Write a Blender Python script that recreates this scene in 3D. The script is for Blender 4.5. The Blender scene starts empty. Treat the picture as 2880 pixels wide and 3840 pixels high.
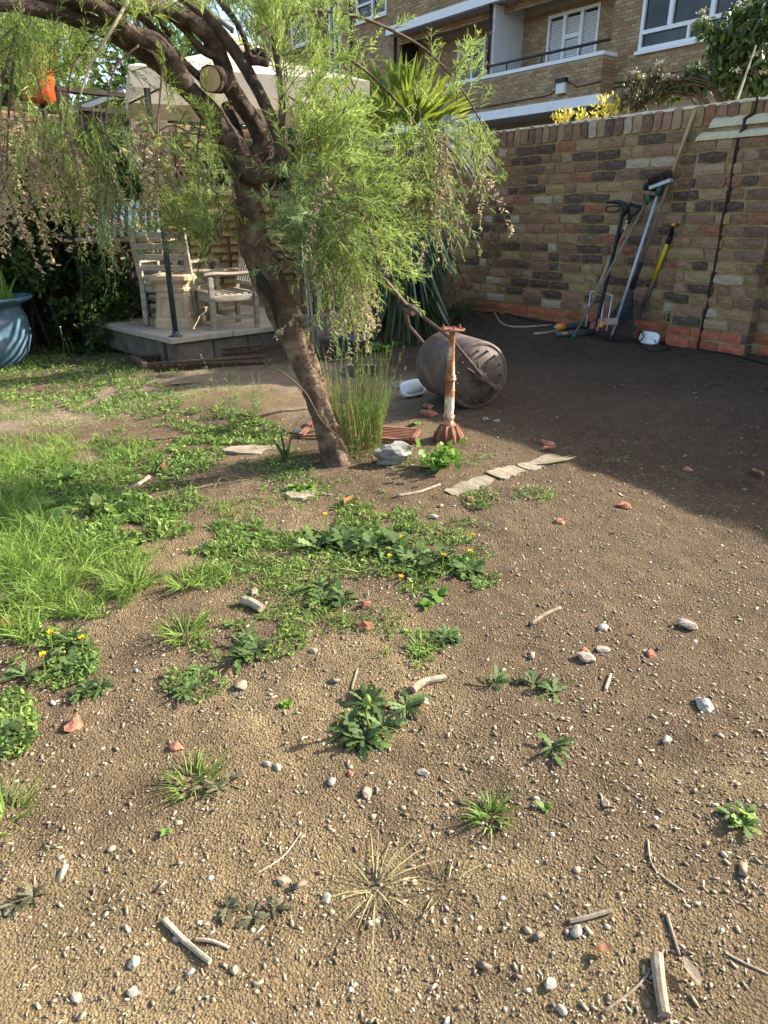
import bpy, bmesh, math, random
import numpy as np
from mathutils import Matrix, Vector
random.seed(7); rng = np.random.default_rng(7)
scene = bpy.context.scene; col = scene.collection
# ------------------------------------------------------------------ camera, sky, sun, exposure
H = 1.1; TH = math.radians(23.3); FPX = 2560.0
cam = bpy.data.cameras.new('camera'); camo = bpy.data.objects.new('camera', cam); col.objects.link(camo)
camo.location = (0, 0, H); camo.rotation_euler = (math.pi/2 - TH, 0, 0)
cam.sensor_fit = 'VERTICAL'; cam.sensor_height = 36; cam.lens = 24; cam.clip_start = .02; cam.clip_end = 2000
scene.camera = camo
SUN_AZ = Vector((.957, .29, 0)).normalized(); SUN_EL = math.radians(29.5)
SUNV = Vector((SUN_AZ.x*math.cos(SUN_EL), SUN_AZ.y*math.cos(SUN_EL), math.sin(SUN_EL)))
world = bpy.data.worlds.new('World'); scene.world = world; world.use_nodes = True
wn = world.node_tree.nodes; wl = world.node_tree.links
sky = wn.new('ShaderNodeTexSky'); sky.sky_type = 'NISHITA'; sky.sun_disc = False
sky.sun_elevation = SUN_EL; sky.sun_rotation = math.atan2(SUN_AZ.x, SUN_AZ.y)
sky.air_density = 1.0; sky.dust_density = 2.6; sky.ozone_density = .6
wl.new(sky.outputs[0], wn['Background'].inputs[0]); wn['Background'].inputs[1].default_value = .14
sl = bpy.data.lights.new('sun', 'SUN'); sl.energy = 5.0; sl.angle = math.radians(.53); sl.color = (1, .94, .84)
so = bpy.data.objects.new('sun', sl); col.objects.link(so); so.rotation_euler = SUNV.to_track_quat('Z', 'Y').to_euler(); so.location = (8, 2, 9)
scene.view_settings.view_transform = 'Standard'; scene.view_settings.look = 'None'
scene.view_settings.exposure = 1.58; scene.view_settings.gamma = 1
try: scene.view_settings.use_curve_mapping = False
except Exception: pass
scene.cycles.max_bounces = 6; scene.cycles.diffuse_bounces = 3; scene.cycles.transmission_bounces = 4; scene.cycles.transparent_max_bounces = 6
# ------------------------------------------------------------------ geometry of the view: pixel of the photograph -> ray
FW = np.array([0, math.cos(TH), -math.sin(TH)]); UP = np.array([0, math.sin(TH), math.cos(TH)])
CAM = np.array([0, 0, H])
def ray(px, py): return FW + np.array([1., 0, 0])*(px-1440)/FPX + UP*(1920-py)/FPX
WD = np.array([-.609, .793, 0]); WD /= np.linalg.norm(WD)          # along the garden wall (away, to the left)
WN = np.array([.793, .609, 0]); WN /= np.linalg.norm(WN)           # from the camera into the wall
QP = 5.468; QW = QP + .11                                           # pier face, wall face (distance along WN)
def ss(a, b, x):
    t = np.clip((x-a)/(b-a), 0, 1); return t*t*(3-2*t)
def gbase(x, y):
    x = np.asarray(x, float); y = np.asarray(y, float)
    q = WN[0]*x + WN[1]*y; s = WD[0]*x + WD[1]*y
    z = .05*np.clip(x, -3.5, 3.5)*ss(1, 5.5, y) + .05*np.exp(-((x+.1)**2 + (y-3.1)**2)/.5)
    return z + .11*ss(4.4, 5.6, q)*ss(3.4, 5, s)
def _h(ix, iy, iz, seed):
    n = (ix*374761393 + iy*668265263 + iz*2147483647 + seed*1274126177) & 0xffffffff
    n = ((n ^ (n >> 13))*1274126177) & 0xffffffff
    return ((n ^ (n >> 16)) & 0xffff)/65535.0
def vn(p, seed=0):                                                   # value noise, 0..1
    p = np.asarray(p, float); i = np.floor(p).astype(np.int64); f = p-i; f = f*f*(3-2*f); r = 0
    for dx in (0, 1):
        for dy in (0, 1):
            for dz in (0, 1):
                w = (f[..., 0] if dx else 1-f[..., 0])*(f[..., 1] if dy else 1-f[..., 1])*(f[..., 2] if dz else 1-f[..., 2])
                r = r + w*_h(i[..., 0]+dx, i[..., 1]+dy, i[..., 2]+dz, seed)
    return r
def n2(x, y, sc, seed=0):
    x = np.asarray(x, float); y = np.asarray(y, float)
    return vn(np.stack([x/sc, y/sc, np.zeros_like(x)+.37], -1), seed) - .5
def gfull(x, y):
    x = np.asarray(x, float); y = np.asarray(y, float)
    near = 1/(1+(np.hypot(x, y)/5)**2); q = WN[0]*x + WN[1]*y
    rough = .35 + .65*(1-ss(2.6, 3.4, q))
    return gbase(x, y) + n2(x, y, .9, 1)*.05 + n2(x, y, .3, 2)*.022*rough + n2(x, y, .09, 3)*.012*rough \
        + n2(x, y, .035, 4)*.007*near*rough + n2(x, y, .016, 5)*.0045*near*rough
def gz(x, y): return float(gfull(x, y))
def G(px, py):
    r = ray(px, py); z = 0.
    for _ in range(30):
        t = (z-H)/r[2]; z = float(gbase(r[0]*t, r[1]*t)) + float(n2(r[0]*t, r[1]*t, .9, 1))*.05
    p = CAM + r*t; p[2] = gz(p[0], p[1]); return p
def PY(px, py, y): r = ray(px, py); return CAM + r*(y/r[1])
def PZ(px, py, z): r = ray(px, py); return CAM + r*((z-H)/r[2])
def PW(px, py, q): r = ray(px, py); return CAM + r*(q/(WN@r))
def FP(s, q, z): return WD*s + WN*q + np.array([0, 0, z])
def mpp(p): return ((p-CAM)@FW)/FPX                                 # metres per photo pixel at p
# ------------------------------------------------------------------ mesh helpers
class MB:
    def __init__(s): s.v = []; s.f = []; s.n = 0; s.tri = []
    def add(s, v, f):
        v = np.asarray(v, float).reshape(-1, 3); s.v.append(v); b = s.n; s.f.extend([tuple(i+b for i in q) for q in f]); s.n += len(v); return s
    def many(s, V, F):                                               # V (N,k,3), F (m,3): N copies of one small shape
        V = np.asarray(V, float); N, k = V.shape[:2]
        if N == 0: return s
        s.tri.append((np.asarray(F, np.int64)[None]+(s.n+np.arange(N)*k)[:, None, None]).reshape(-1, 3)); s.v.append(V.reshape(-1, 3)); s.n += N*k; return s
    def box(s, c, sz, M=None, bev=0):
        x, y, z = [a/2 for a in sz]
        v = np.array([[i, j, k] for i in (-x, x) for j in (-y, y) for k in (-z, z)])
        f = [(0, 1, 3, 2), (4, 6, 7, 5), (0, 4, 5, 1), (2, 3, 7, 6), (0, 2, 6, 4), (1, 5, 7, 3)]
        if bev:
            bm = bmesh.new(); bmesh.ops.create_cube(bm, size=1)
            for w in bm.verts: w.co = Vector((w.co.x*sz[0], w.co.y*sz[1], w.co.z*sz[2]))
            bmesh.ops.bevel(bm, geom=bm.edges[:], offset=bev, segments=1, affect='EDGES')
            bm.verts.index_update(); v = np.array([w.co[:] for w in bm.verts]); f = [tuple(w.index for w in q.verts) for q in bm.faces]; bm.free()
        if M is not None: v = v @ np.asarray(M).T
        return s.add(v+np.asarray(c, float), f)
    def fbox(s, s0, s1, q0, q1, z0, z1):                             # box in the wall's frame
        v = np.array([FP(a, b, c) for a in (s0, s1) for b in (q0, q1) for c in (z0, z1)])
        return s.add(v, [(0, 1, 3, 2), (4, 6, 7, 5), (0, 4, 5, 1), (2, 3, 7, 6), (0, 2, 6, 4), (1, 5, 7, 3)])
    def beam(s, a, b, w, h, up=(0, 0, 1), bev=0):                    # bar from a to b
        a = np.asarray(a, float); b = np.asarray(b, float); x = b-a; L = np.linalg.norm(x); x = x/L
        y = np.cross(up, x); y = y/(np.linalg.norm(y)+1e-9); z = np.cross(x, y)
        return s.box((a+b)/2, (L, w, h), np.stack([x, y, z], 1), bev)
    def tube(s, pts, rad, n=10, cap=True, disp=None, sub=0):
        P = np.asarray(pts, float); r = np.asarray(rad, float)*np.ones(len(P))
        if sub: P, r = smooth(P, r, sub)
        T = np.gradient(P, axis=0); T /= np.linalg.norm(T, axis=1)[:, None]+1e-12
        u = np.cross(T[0], [0.31, .2, .93]); u /= np.linalg.norm(u); rows = []
        L = np.concatenate([[0], np.cumsum(np.linalg.norm(np.diff(P, axis=0), axis=1))])
        a = np.linspace(0, 2*math.pi, n, endpoint=False)
        for i in range(len(P)):
            u = u-T[i]*(u@T[i]); u /= np.linalg.norm(u); w = np.cross(T[i], u)
            rr = r[i]*np.ones(n)
            if disp is not None: rr = rr*(1+disp(a, L[i]))
            rows.append(P[i]+np.outer(rr*np.cos(a), u)+np.outer(rr*np.sin(a), w))
        f = []
        for i in range(len(P)-1):
            for j in range(n): k = (j+1) % n; f.append((i*n+j, i*n+k, (i+1)*n+k, (i+1)*n+j))
        if cap: f.append(tuple(range(n-1, -1, -1))); f.append(tuple((len(P)-1)*n+j for j in range(n)))
        return s.add(np.concatenate(rows), f)
    def lathe(s, c, prof, n=24, ax=None, sq=False):                  # profile [(r,h)], round about an axis
        c = np.asarray(c, float); z = np.array([0, 0, 1.]) if ax is None else np.asarray(ax, float)/np.linalg.norm(ax)
        u = np.cross(z, [0.0, 1, 0]) if abs(z[1]) < .9 else np.cross(z, [1., 0, 0]); u /= np.linalg.norm(u); w = np.cross(z, u)
        a = np.linspace(0, 2*math.pi, n, endpoint=False); rows = [c+z*h+np.outer(r*np.cos(a), u)+np.outer(r*np.sin(a), w) for r, h in prof]; f = []
        for i in range(len(prof)-1):
            for j in range(n): k = (j+1) % n; f.append((i*n+j, i*n+k, (i+1)*n+k, (i+1)*n+j))
        f.append(tuple(range(n-1, -1, -1))); f.append(tuple((len(prof)-1)*n+j for j in range(n)))
        return s.add(np.concatenate(rows), f)
    def mesh(s, name, mat, smooth=False, org=None):
        V = np.concatenate(s.v) if s.v else np.zeros((0, 3))
        if org is not None: V = V-np.asarray(org)
        me = bpy.data.meshes.new(name)
        if s.tri and not s.f:
            T = np.concatenate(s.tri).astype(np.int32); nt = len(T); me.vertices.add(len(V)); me.vertices.foreach_set('co', V.ravel())
            me.loops.add(nt*3); me.loops.foreach_set('vertex_index', T.ravel())
            me.polygons.add(nt); me.polygons.foreach_set('loop_start', np.arange(0, nt*3, 3, dtype=np.int32)); me.update(calc_edges=True)
        else:
            F = list(s.f)
            for T in s.tri: F.extend(map(tuple, T.tolist()))
            me.from_pydata(V.tolist(), [], F); me.update()
        if mat: me.materials.append(mat)
        if smooth: me.polygons.foreach_set('use_smooth', np.ones(len(me.polygons), bool)); me.update()
        return me
    def build(s, name, mat, parent=None, smooth=False, org=None, kind=None):
        o = bpy.data.objects.new(name, s.mesh(name, mat, smooth, org)); col.objects.link(o)
        if org is not None: o.location = org
        if parent is not None: par(o, parent)
        if kind: o['kind'] = kind
        return o
def par(o, p):
    o.parent = p; o.matrix_parent_inverse = Matrix.Translation(p.location).inverted()
def smooth(P, r, k):
    n = len(P); t = np.linspace(0, n-1, (n-1)*k+1); i = np.clip(np.floor(t).astype(int), 0, n-2); f = (t-i)[:, None]
    p0 = P[np.clip(i-1, 0, n-1)]; p1 = P[i]; p2 = P[i+1]; p3 = P[np.clip(i+2, 0, n-1)]
    Q = .5*((2*p1)+(-p0+p2)*f+(2*p0-5*p1+4*p2-p3)*f**2+(-p0+3*p1-3*p2+p3)*f**3)
    return Q, np.interp(t, np.arange(n), r)
def thing(name, label, cat, loc, group=None):
    o = bpy.data.objects.new(name, None); col.objects.link(o); o.location = Vector([float(a) for a in loc]); o.empty_display_size = .1
    return tag(o, label, cat, group)
def tag(o, label, cat, group=None, kind=None):
    o['label'] = label; o['category'] = cat
    if group: o['group'] = group
    if kind: o['kind'] = kind
    return o
def solo(mb, name, mat, label, cat, loc, group=None, smooth=False, kind=None):
    return tag(mb.build(name, mat, None, smooth, loc), label, cat, group, kind)
# ------------------------------------------------------------------ materials
def mat(name, c1, c2=None, c3=None, sc=8, rough=.85, bump=.3, bsc=None, det=6, isl=0, objr=0, metal=0, trans=0, spec=.3, bdist=.01, stretch=None, coord='Object', hue=None, mix=(.35, .65), var=.35):
    m = bpy.data.materials.new(name); m.use_nodes = True; N = m.node_tree.nodes; L = m.node_tree.links; b = N['Principled BSDF']
    c2 = c2 or c1; tc = N.new('ShaderNodeTexCoord'); mp = N.new('ShaderNodeMapping'); L.new(tc.outputs[coord], mp.inputs[0])
    if stretch: mp.inputs['Scale'].default_value = stretch
    nz = N.new('ShaderNodeTexNoise'); nz.inputs['Scale'].default_value = sc; nz.inputs['Detail'].default_value = det; nz.inputs['Roughness'].default_value = .65
    L.new(mp.outputs[0], nz.inputs[0]); r = N.new('ShaderNodeValToRGB'); L.new(nz.outputs[0], r.inputs[0])
    e = r.color_ramp.elements; e[0].position = mix[0]; e[0].color = (*c1, 1); e[1].position = mix[1]; e[1].color = (*c2, 1)
    if c3: k = e.new((mix[0]+mix[1])/2+.02); k.color = (*c3, 1)
    out = r.outputs[0]
    if isl or objr:
        src = N.new('ShaderNodeNewGeometry').outputs['Random Per Island'] if isl else N.new('ShaderNodeObjectInfo').outputs['Random']
        if hue:
            rr = N.new('ShaderNodeValToRGB'); rr.color_ramp.interpolation = 'CONSTANT' if len(hue) > 4 else 'LINEAR'; L.new(src, rr.inputs[0]); ee = rr.color_ramp.elements
            ee[0].color = (*hue[0], 1); ee[0].position = 0; ee[1].color = (*hue[1], 1); ee[1].position = 1/len(hue)
            for i, h in enumerate(hue[2:]): k = ee.new((i+2)/len(hue)); k.color = (*h, 1)
            mx = N.new('ShaderNodeMix'); mx.data_type = 'RGBA'; mx.blend_type = 'MIX'; mx.inputs[0].default_value = .66 if 'stock' in name else .8
            L.new(out, mx.inputs[6]); L.new(rr.outputs[0], mx.inputs[7]); out = mx.outputs[2]
        else:
            mr = N.new('ShaderNodeMapRange'); mr.inputs[3].default_value = 1-var; mr.inputs[4].default_value = 1+var; L.new(src, mr.inputs[0])
            hs = N.new('ShaderNodeHueSaturation'); L.new(mr.outputs[0], hs.inputs['Value']); L.new(out, hs.inputs['Color']); out = hs.outputs[0]
    L.new(out, b.inputs['Base Color']); b.inputs['Roughness'].default_value = rough; b.inputs['Metallic'].default_value = metal
    b.inputs['Specular IOR Level'].default_value = spec
    if bump > 0:
        nb = N.new('ShaderNodeTexNoise'); nb.inputs['Scale'].default_value = bsc or sc*3; nb.inputs['Detail'].default_value = 8; nb.inputs['Roughness'].default_value = .7; L.new(mp.outputs[0], nb.inputs[0])
        bp = N.new('ShaderNodeBump'); bp.inputs['Strength'].default_value = bump; bp.inputs['Distance'].default_value = bdist; L.new(nb.outputs[0], bp.inputs['Height']); L.new(bp.outputs[0], b.inputs['Normal'])
    if trans:
        t = N.new('ShaderNodeBsdfTranslucent'); L.new(out, t.inputs[0]); ms = N.new('ShaderNodeMixShader'); ms.inputs[0].default_value = trans
        L.new(b.outputs[0], ms.inputs[1]); L.new(t.outputs[0], ms.inputs[2]); L.new(ms.outputs[0], N['Material Output'].inputs[0])
    return m
BRK = [(.22,.125,.075), (.29,.185,.095), (.36,.26,.13), (.16,.09,.06), (.34,.18,.12), (.035,.03,.03), (.42,.32,.19), (.25,.14,.09), (.40,.30,.14), (.32,.12,.07), (.05,.045,.045), (.31,.20,.11), (.52,.45,.33), (.21,.13,.085), (.36,.23,.155), (.13,.08,.06), (.30,.20,.105), (.26,.15,.09), (.06,.05,.05), (.38,.27,.15)]
BRK2 = [(.40,.28,.15), (.44,.32,.18), (.36,.21,.11), (.34,.23,.125), (.30,.20,.11), (.37,.27,.15), (.27,.18,.10), (.33,.19,.10), (.40,.29,.17), (.28,.15,.085), (.31,.22,.125), (.35,.24,.14), (.25,.17,.10)]
M = dict(
 brick=mat('old_stock_brick', (.05,.032,.024), (.50,.41,.27), (.25,.15,.085), sc=26, mix=(.25, .75), rough=.95, bump=1, bsc=45, bdist=.012, objr=1, hue=BRK),
 brick_s=mat('old_stock_brick_joined', (.05,.032,.024), (.50,.41,.27), (.25,.15,.085), sc=26, mix=(.25, .75), rough=.95, bump=1, bsc=45, bdist=.012, isl=1, hue=BRK),
 redbrick=mat('red_brick', (.30,.075,.04), (.42,.15,.09), sc=14, rough=.92, bump=.6, bsc=60, bdist=.004, objr=1, var=.25),
 mortar=mat('sandy_mortar', (.24,.175,.08), (.38,.285,.14), (.30,.22,.105), sc=9, rough=.98, bump=.9, bsc=70, bdist=.006),
 cap=mat('cream_mortar_cap', (.50,.42,.26), (.62,.54,.36), sc=12, rough=.95, bump=.5, bsc=60),
 joint=mat('dark_sealant', (.018,.009,.008), (.05,.02,.016), sc=20, rough=.7, bump=1, bsc=40, bdist=.01),
 fbrick=mat('flat_brick', (.24,.17,.10), (.38,.28,.17), sc=10, rough=.95, bump=.3, objr=1, hue=BRK2),
 fbrick_s=mat('flat_brick_joined', (.24,.17,.10), (.38,.28,.17), sc=10, rough=.95, bump=.3, isl=1, hue=BRK2),
 fmortar=mat('building_mortar', (.36,.31,.24), (.44,.38,.29), sc=6, rough=.95, bump=.2),
 white=mat('white_paint', (.74,.75,.76), (.82,.82,.82), sc=5, rough=.5, bump=.05),
 render=mat('white_render', (.60,.61,.63), (.68,.69,.70), sc=4, rough=.9, bump=.3, bsc=80),
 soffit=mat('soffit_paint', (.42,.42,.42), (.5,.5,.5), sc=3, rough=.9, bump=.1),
 black=mat('black_metal', (.012,.012,.014), (.03,.03,.032), sc=20, rough=.45, bump=.1),
 blackpl=mat('black_plastic', (.010,.011,.012), (.022,.022,.024), sc=30, rough=.5, bump=.15),
 glass=mat('window_glass', (.012,.017,.018), (.05,.06,.06), sc=2, rough=.03, bump=0, spec=.3),
 blind=mat('blind_slats', (.60,.61,.62), (.70,.70,.70), sc=6, rough=.6, bump=0, coord='Object'),
 maroon=mat('maroon_panel', (.10,.03,.025), (.14,.045,.035), sc=5, rough=.6, bump=.1),
 bark=mat('tamarisk_bark', (.07,.046,.03), (.30,.21,.14), (.15,.10,.065), sc=14, rough=.95, bump=1, bsc=28, bdist=.03),
 barkd=mat('dark_bark', (.04,.028,.021), (.17,.12,.085), (.085,.058,.043), sc=20, rough=.95, bump=1, bsc=40, bdist=.02),
 cutwood=mat('cut_wood', (.42,.29,.15), (.58,.43,.25), sc=25, rough=.9, bump=.3),
 twig=mat('twig', (.07,.045,.03), (.16,.11,.075), sc=30, rough=.9, bump=.3),
 paletwig=mat('pale_twig', (.36,.30,.20), (.48,.41,.29), sc=30, rough=.9, bump=.3),
 tam=mat('tamarisk_green', (.21,.29,.06), (.37,.46,.13), sc=3, rough=.6, bump=0, isl=1, trans=.5, var=.4),
 tamblue=mat('tamarisk_grey_green', (.16,.235,.085), (.27,.36,.15), sc=3, rough=.6, bump=0, isl=1, trans=.45, var=.4),
 tamdry=mat('tamarisk_seed', (.42,.34,.20), (.56,.47,.30), sc=4, rough=.9, bump=0, isl=1, trans=.3, var=.3),
 shoot=mat('young_shoot', (.12,.19,.03), (.24,.18,.06), (.17,.21,.045), sc=5, rough=.7, bump=0, isl=1, trans=.3, var=.35),
 grass=mat('grass_blade', (.13,.22,.035), (.25,.35,.075), sc=3, rough=.6, bump=0, isl=1, trans=.45, var=.45),
 drygrass=mat('dry_grass', (.30,.26,.12), (.40,.35,.19), sc=3, rough=.8, bump=0, isl=1, trans=.3, var=.3),
 weed=mat('weed_leaf', (.10,.17,.035), (.21,.30,.065), sc=5, rough=.6, bump=0, isl=1, trans=.35, var=.5),
 dand=mat('dandelion_leaf', (.06,.105,.028), (.115,.17,.05), sc=8, rough=.55, bump=0, isl=1, trans=.3, var=.5),
 dryd=mat('withered_leaf', (.075,.065,.035), (.13,.125,.065), sc=8, rough=.7, bump=0, isl=1, trans=.2, var=.5),
 bright=mat('bright_leaf', (.12,.24,.03), (.20,.32,.06), sc=6, rough=.5, bump=0, isl=1, trans=.4, var=.3),
 yellow=mat('dandelion_yellow', (.80,.55,.01), (.85,.66,.03), sc=40, rough=.7, bump=0),
 hedge=mat('climber_leaf', (.03,.055,.014), (.07,.11,.026), sc=3, rough=.5, bump=0, isl=1, trans=.25, var=.5),
 bgleaf=mat('tree_leaf', (.05,.095,.022), (.11,.17,.04), sc=1.5, rough=.6, bump=0, isl=1, trans=.4, var=.5),
 vib=mat('shrub_leaf', (.045,.085,.02), (.095,.13,.035), sc=4, rough=.4, bump=0, isl=1, trans=.3, var=.45),
 vibred=mat('bronze_leaf', (.075,.07,.03), (.13,.11,.045), sc=4, rough=.4, bump=0, isl=1, trans=.3, var=.4),
 petal=mat('cream_petal', (.50,.46,.32), (.62,.57,.42), sc=9, rough=.8, bump=0),
 euon=mat('variegated_leaf', (.45,.42,.05), (.62,.55,.12), sc=9, rough=.5, bump=0, isl=1, trans=.3, var=.3),
 palm=mat('palm_leaf', (.13,.19,.022), (.27,.31,.035), sc=2, rough=.45, bump=0, isl=1, trans=.5, var=.35),
 palmdk=mat('palm_hanging_leaf', (.03,.055,.018), (.06,.09,.03), sc=2, rough=.5, bump=0, isl=1, trans=.2, var=.5),
 palmpale=mat('pale_frond', (.38,.39,.30), (.52,.52,.42), sc=2, rough=.5, bump=0, isl=1, trans=.35, var=.25),
 strap=mat('strap_leaf', (.06,.10,.03), (.13,.16,.06), sc=3, rough=.5, bump=0, isl=1, trans=.3, var=.4),
 straw=mat('straw_leaf', (.24,.19,.10), (.36,.30,.17), sc=3, rough=.8, bump=0, isl=1, trans=.25, var=.3),
 teak=mat('weathered_teak', (.20,.165,.12), (.36,.31,.235), (.28,.235,.175), sc=5, rough=.9, bump=.5, bsc=20, stretch=(1, 1, 6), bdist=.004),
 slab=mat('paving_slab', (.30,.26,.19), (.40,.35,.265), sc=7, rough=.95, bump=.4, bsc=60),
 block=mat('rough_block', (.09,.072,.054), (.17,.14,.105), sc=8, rough=.98, bump=1, bsc=25),
 edging=mat('rusty_edging', (.055,.035,.025), (.13,.08,.05), sc=9, rough=.9, bump=.5, bsc=40),
 clay=mat('buff_clay', (.36,.26,.155), (.48,.36,.22), (.42,.31,.19), sc=7, rough=.95, bump=.5, bsc=45),
 clayin=mat('soot_and_hollow_shade', (.02,.018,.015), (.03,.026,.02), sc=7, rough=1, bump=.2),  # soot in the flue; on the trunk it paints the hollow's shade
 steel=mat('grey_mast', (.05,.057,.065), (.075,.082,.09), sc=15, rough=.4, bump=.05, metal=.3),
 canvas=mat('cream_canvas', (.62,.53,.40), (.70,.61,.47), sc=3, rough=.9, bump=.15, trans=.25),
 glaze=mat('blue_glaze', (.035,.075,.115), (.27,.33,.35), (.09,.16,.21), sc=6, mix=(.3, .75), rough=.22, bump=.12, bsc=9, spec=.6),
 soilp=mat('pot_soil', (.05,.035,.022), (.10,.07,.045), sc=20, rough=1, bump=.8),
 iron=mat('rusted_iron', (.075,.052,.04), (.19,.14,.11), (.125,.09,.07), sc=7, rough=.72, bump=.5, bsc=55, bdist=.004, metal=.15, spec=.4),
 rust=mat('flaking_rust_paint', (.24,.09,.035), (.62,.54,.42), (.40,.21,.10), sc=16, rough=.85, bump=.6, bsc=30, stretch=(1, 1, .45), mix=(.42, .56)),
 rustr=mat('orange_rust', (.15,.06,.035), (.28,.125,.075), sc=14, rough=.9, bump=.7, bsc=35),
 whitepl=mat('white_plastic', (.70,.71,.70), (.78,.78,.76), sc=6, rough=.35, bump=.03),
 opal=mat('opal_cover', (.62,.64,.62), (.72,.73,.70), sc=6, rough=.25, bump=.02),
 tan=mat('ash_wood', (.42,.29,.16), (.54,.39,.23), sc=8, rough=.7, bump=.2, stretch=(4, 4, .6)),
 greywood=mat('grey_wood', (.16,.12,.085), (.26,.205,.15), sc=10, rough=.85, bump=.4, stretch=(4, 4, .6)),
 alu=mat('grey_alloy', (.36,.40,.44), (.44,.48,.52), sc=12, rough=.35, bump=.03, metal=.3),
 tinw=mat('pale_metal', (.55,.56,.56), (.64,.64,.63), sc=12, rough=.4, bump=.05, metal=.2),
 yel=mat('yellow_shaft', (.62,.42,.015), (.70,.50,.03), sc=40, rough=.35, bump=.05),
 orange=mat('orange_plastic', (.72,.25,.02), (.78,.32,.03), sc=20, rough=.4, bump=.05),
 greypl=mat('grey_plastic', (.06,.075,.08), (.09,.105,.11), sc=20, rough=.5, bump=.1),
 greenpl=mat('green_plastic', (.02,.07,.055), (.03,.10,.08), sc=20, rough=.5, bump=.05),
 bristle=mat('bristles', (.025,.02,.016), (.08,.06,.045), sc=30, rough=.9, bump=0, isl=1, var=.5),
 tape=mat('brown_tape', (.30,.22,.15), (.42,.32,.23), sc=30, rough=.5, bump=.4),
 spade=mat('muddy_steel', (.08,.065,.05), (.16,.14,.12), sc=20, rough=.6, bump=.4),
 flint=mat('pale_flint', (.14,.13,.115), (.36,.34,.29), (.25,.235,.20), sc=9, rough=.85, bump=.8, bsc=22),
 peb=mat('pebble', (.30,.26,.20), (.44,.40,.33), sc=30, rough=.8, bump=.3, objr=1, hue=[(.28,.24,.18), (.17,.17,.17), (.34,.30,.24), (.25,.17,.105)]),
 frag=mat('brick_fragment', (.22,.08,.05), (.42,.19,.11), sc=25, rough=.95, bump=.8, objr=1, var=.3),
 stickm=mat('weathered_stick', (.20,.15,.10), (.38,.31,.22), sc=30, rough=.9, bump=.5, objr=1, var=.25),
 brownleaf=mat('brown_leaf', (.20,.085,.035), (.34,.16,.07), sc=20, rough=.7, bump=.2, objr=1, var=.3, trans=.2),
 crumb=mat('soil_crumbs', (.12,.085,.055), (.26,.2,.13), sc=30, rough=1, bump=0, isl=1, hue=[(.13,.09,.06), (.20,.145,.09), (.28,.21,.125), (.10,.07,.048), (.36,.28,.17), (.17,.12,.08)]),
 gravel=mat('gravel', (.22,.18,.12), (.34,.29,.20), sc=30, rough=.9, bump=.2, isl=1, hue=[(.30,.24,.16), (.40,.34,.25), (.20,.155,.105), (.34,.27,.17), (.50,.46,.38), (.24,.22,.20), (.36,.22,.11), (.16,.12,.085), (.38,.30,.19), (.28,.22,.15)]),
 chips=mat('wood_chips', (.26,.21,.14), (.40,.33,.23), sc=30, rough=.9, bump=.1, isl=1, hue=[(.30,.235,.15), (.21,.155,.10), (.38,.31,.21), (.12,.085,.055), (.26,.20,.13), (.16,.115,.075)]),
 fence=mat('dark_timber', (.03,.022,.016), (.06,.045,.033), sc=6, rough=.9, bump=.4),
 red=mat('orange_red_plastic', (.42,.04,.012), (.5,.08,.015), sc=4, rough=.4, bump=.03),
 pale=mat('pale_fascia', (.5,.48,.42), (.58,.56,.5), sc=6, rough=.7, bump=.1),
 conc=mat('worn_concrete', (.20,.16,.105), (.33,.275,.195), sc=9, rough=.97, bump=.7, bsc=40),
 cable=mat('black_cable', (.012,.012,.013), (.02,.02,.02), sc=10, rough=.5, bump=0),
 tile=mat('roof_slate', (.10,.095,.09), (.16,.15,.14), sc=5, rough=.9, bump=.3),
)
# procedural stripes for the cushions
def stripes():
    m = bpy.data.materials.new('striped_canvas'); m.use_nodes = True; N = m.node_tree.nodes; L = m.node_tree.links; b = N['Principled BSDF']
    tc = N.new('ShaderNodeTexCoord'); sp = N.new('ShaderNodeSeparateXYZ'); L.new(tc.outputs['Object'], sp.inputs[0])
    a = N.new('ShaderNodeMath'); a.operation = 'MULTIPLY'; a.inputs[1].default_value = 15.5; L.new(sp.outputs[0], a.inputs[0])
    f = N.new('ShaderNodeMath'); f.operation = 'FRACT'; L.new(a.outputs[0], f.inputs[0])
    g = N.new('ShaderNodeMath'); g.operation = 'GREATER_THAN'; g.inputs[1].default_value = .5; L.new(f.outputs[0], g.inputs[0])
    mx = N.new('ShaderNodeMix'); mx.data_type = 'RGBA'; L.new(g.outputs[0], mx.inputs[0]); mx.inputs[6].default_value = (.015, .075, .055, 1); mx.inputs[7].default_value = (.66, .66, .62, 1)
    L.new(mx.outputs[2], b.inputs['Base Color']); b.inputs['Roughness'].default_value = .9; return m
M['stripe'] = stripes()
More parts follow.
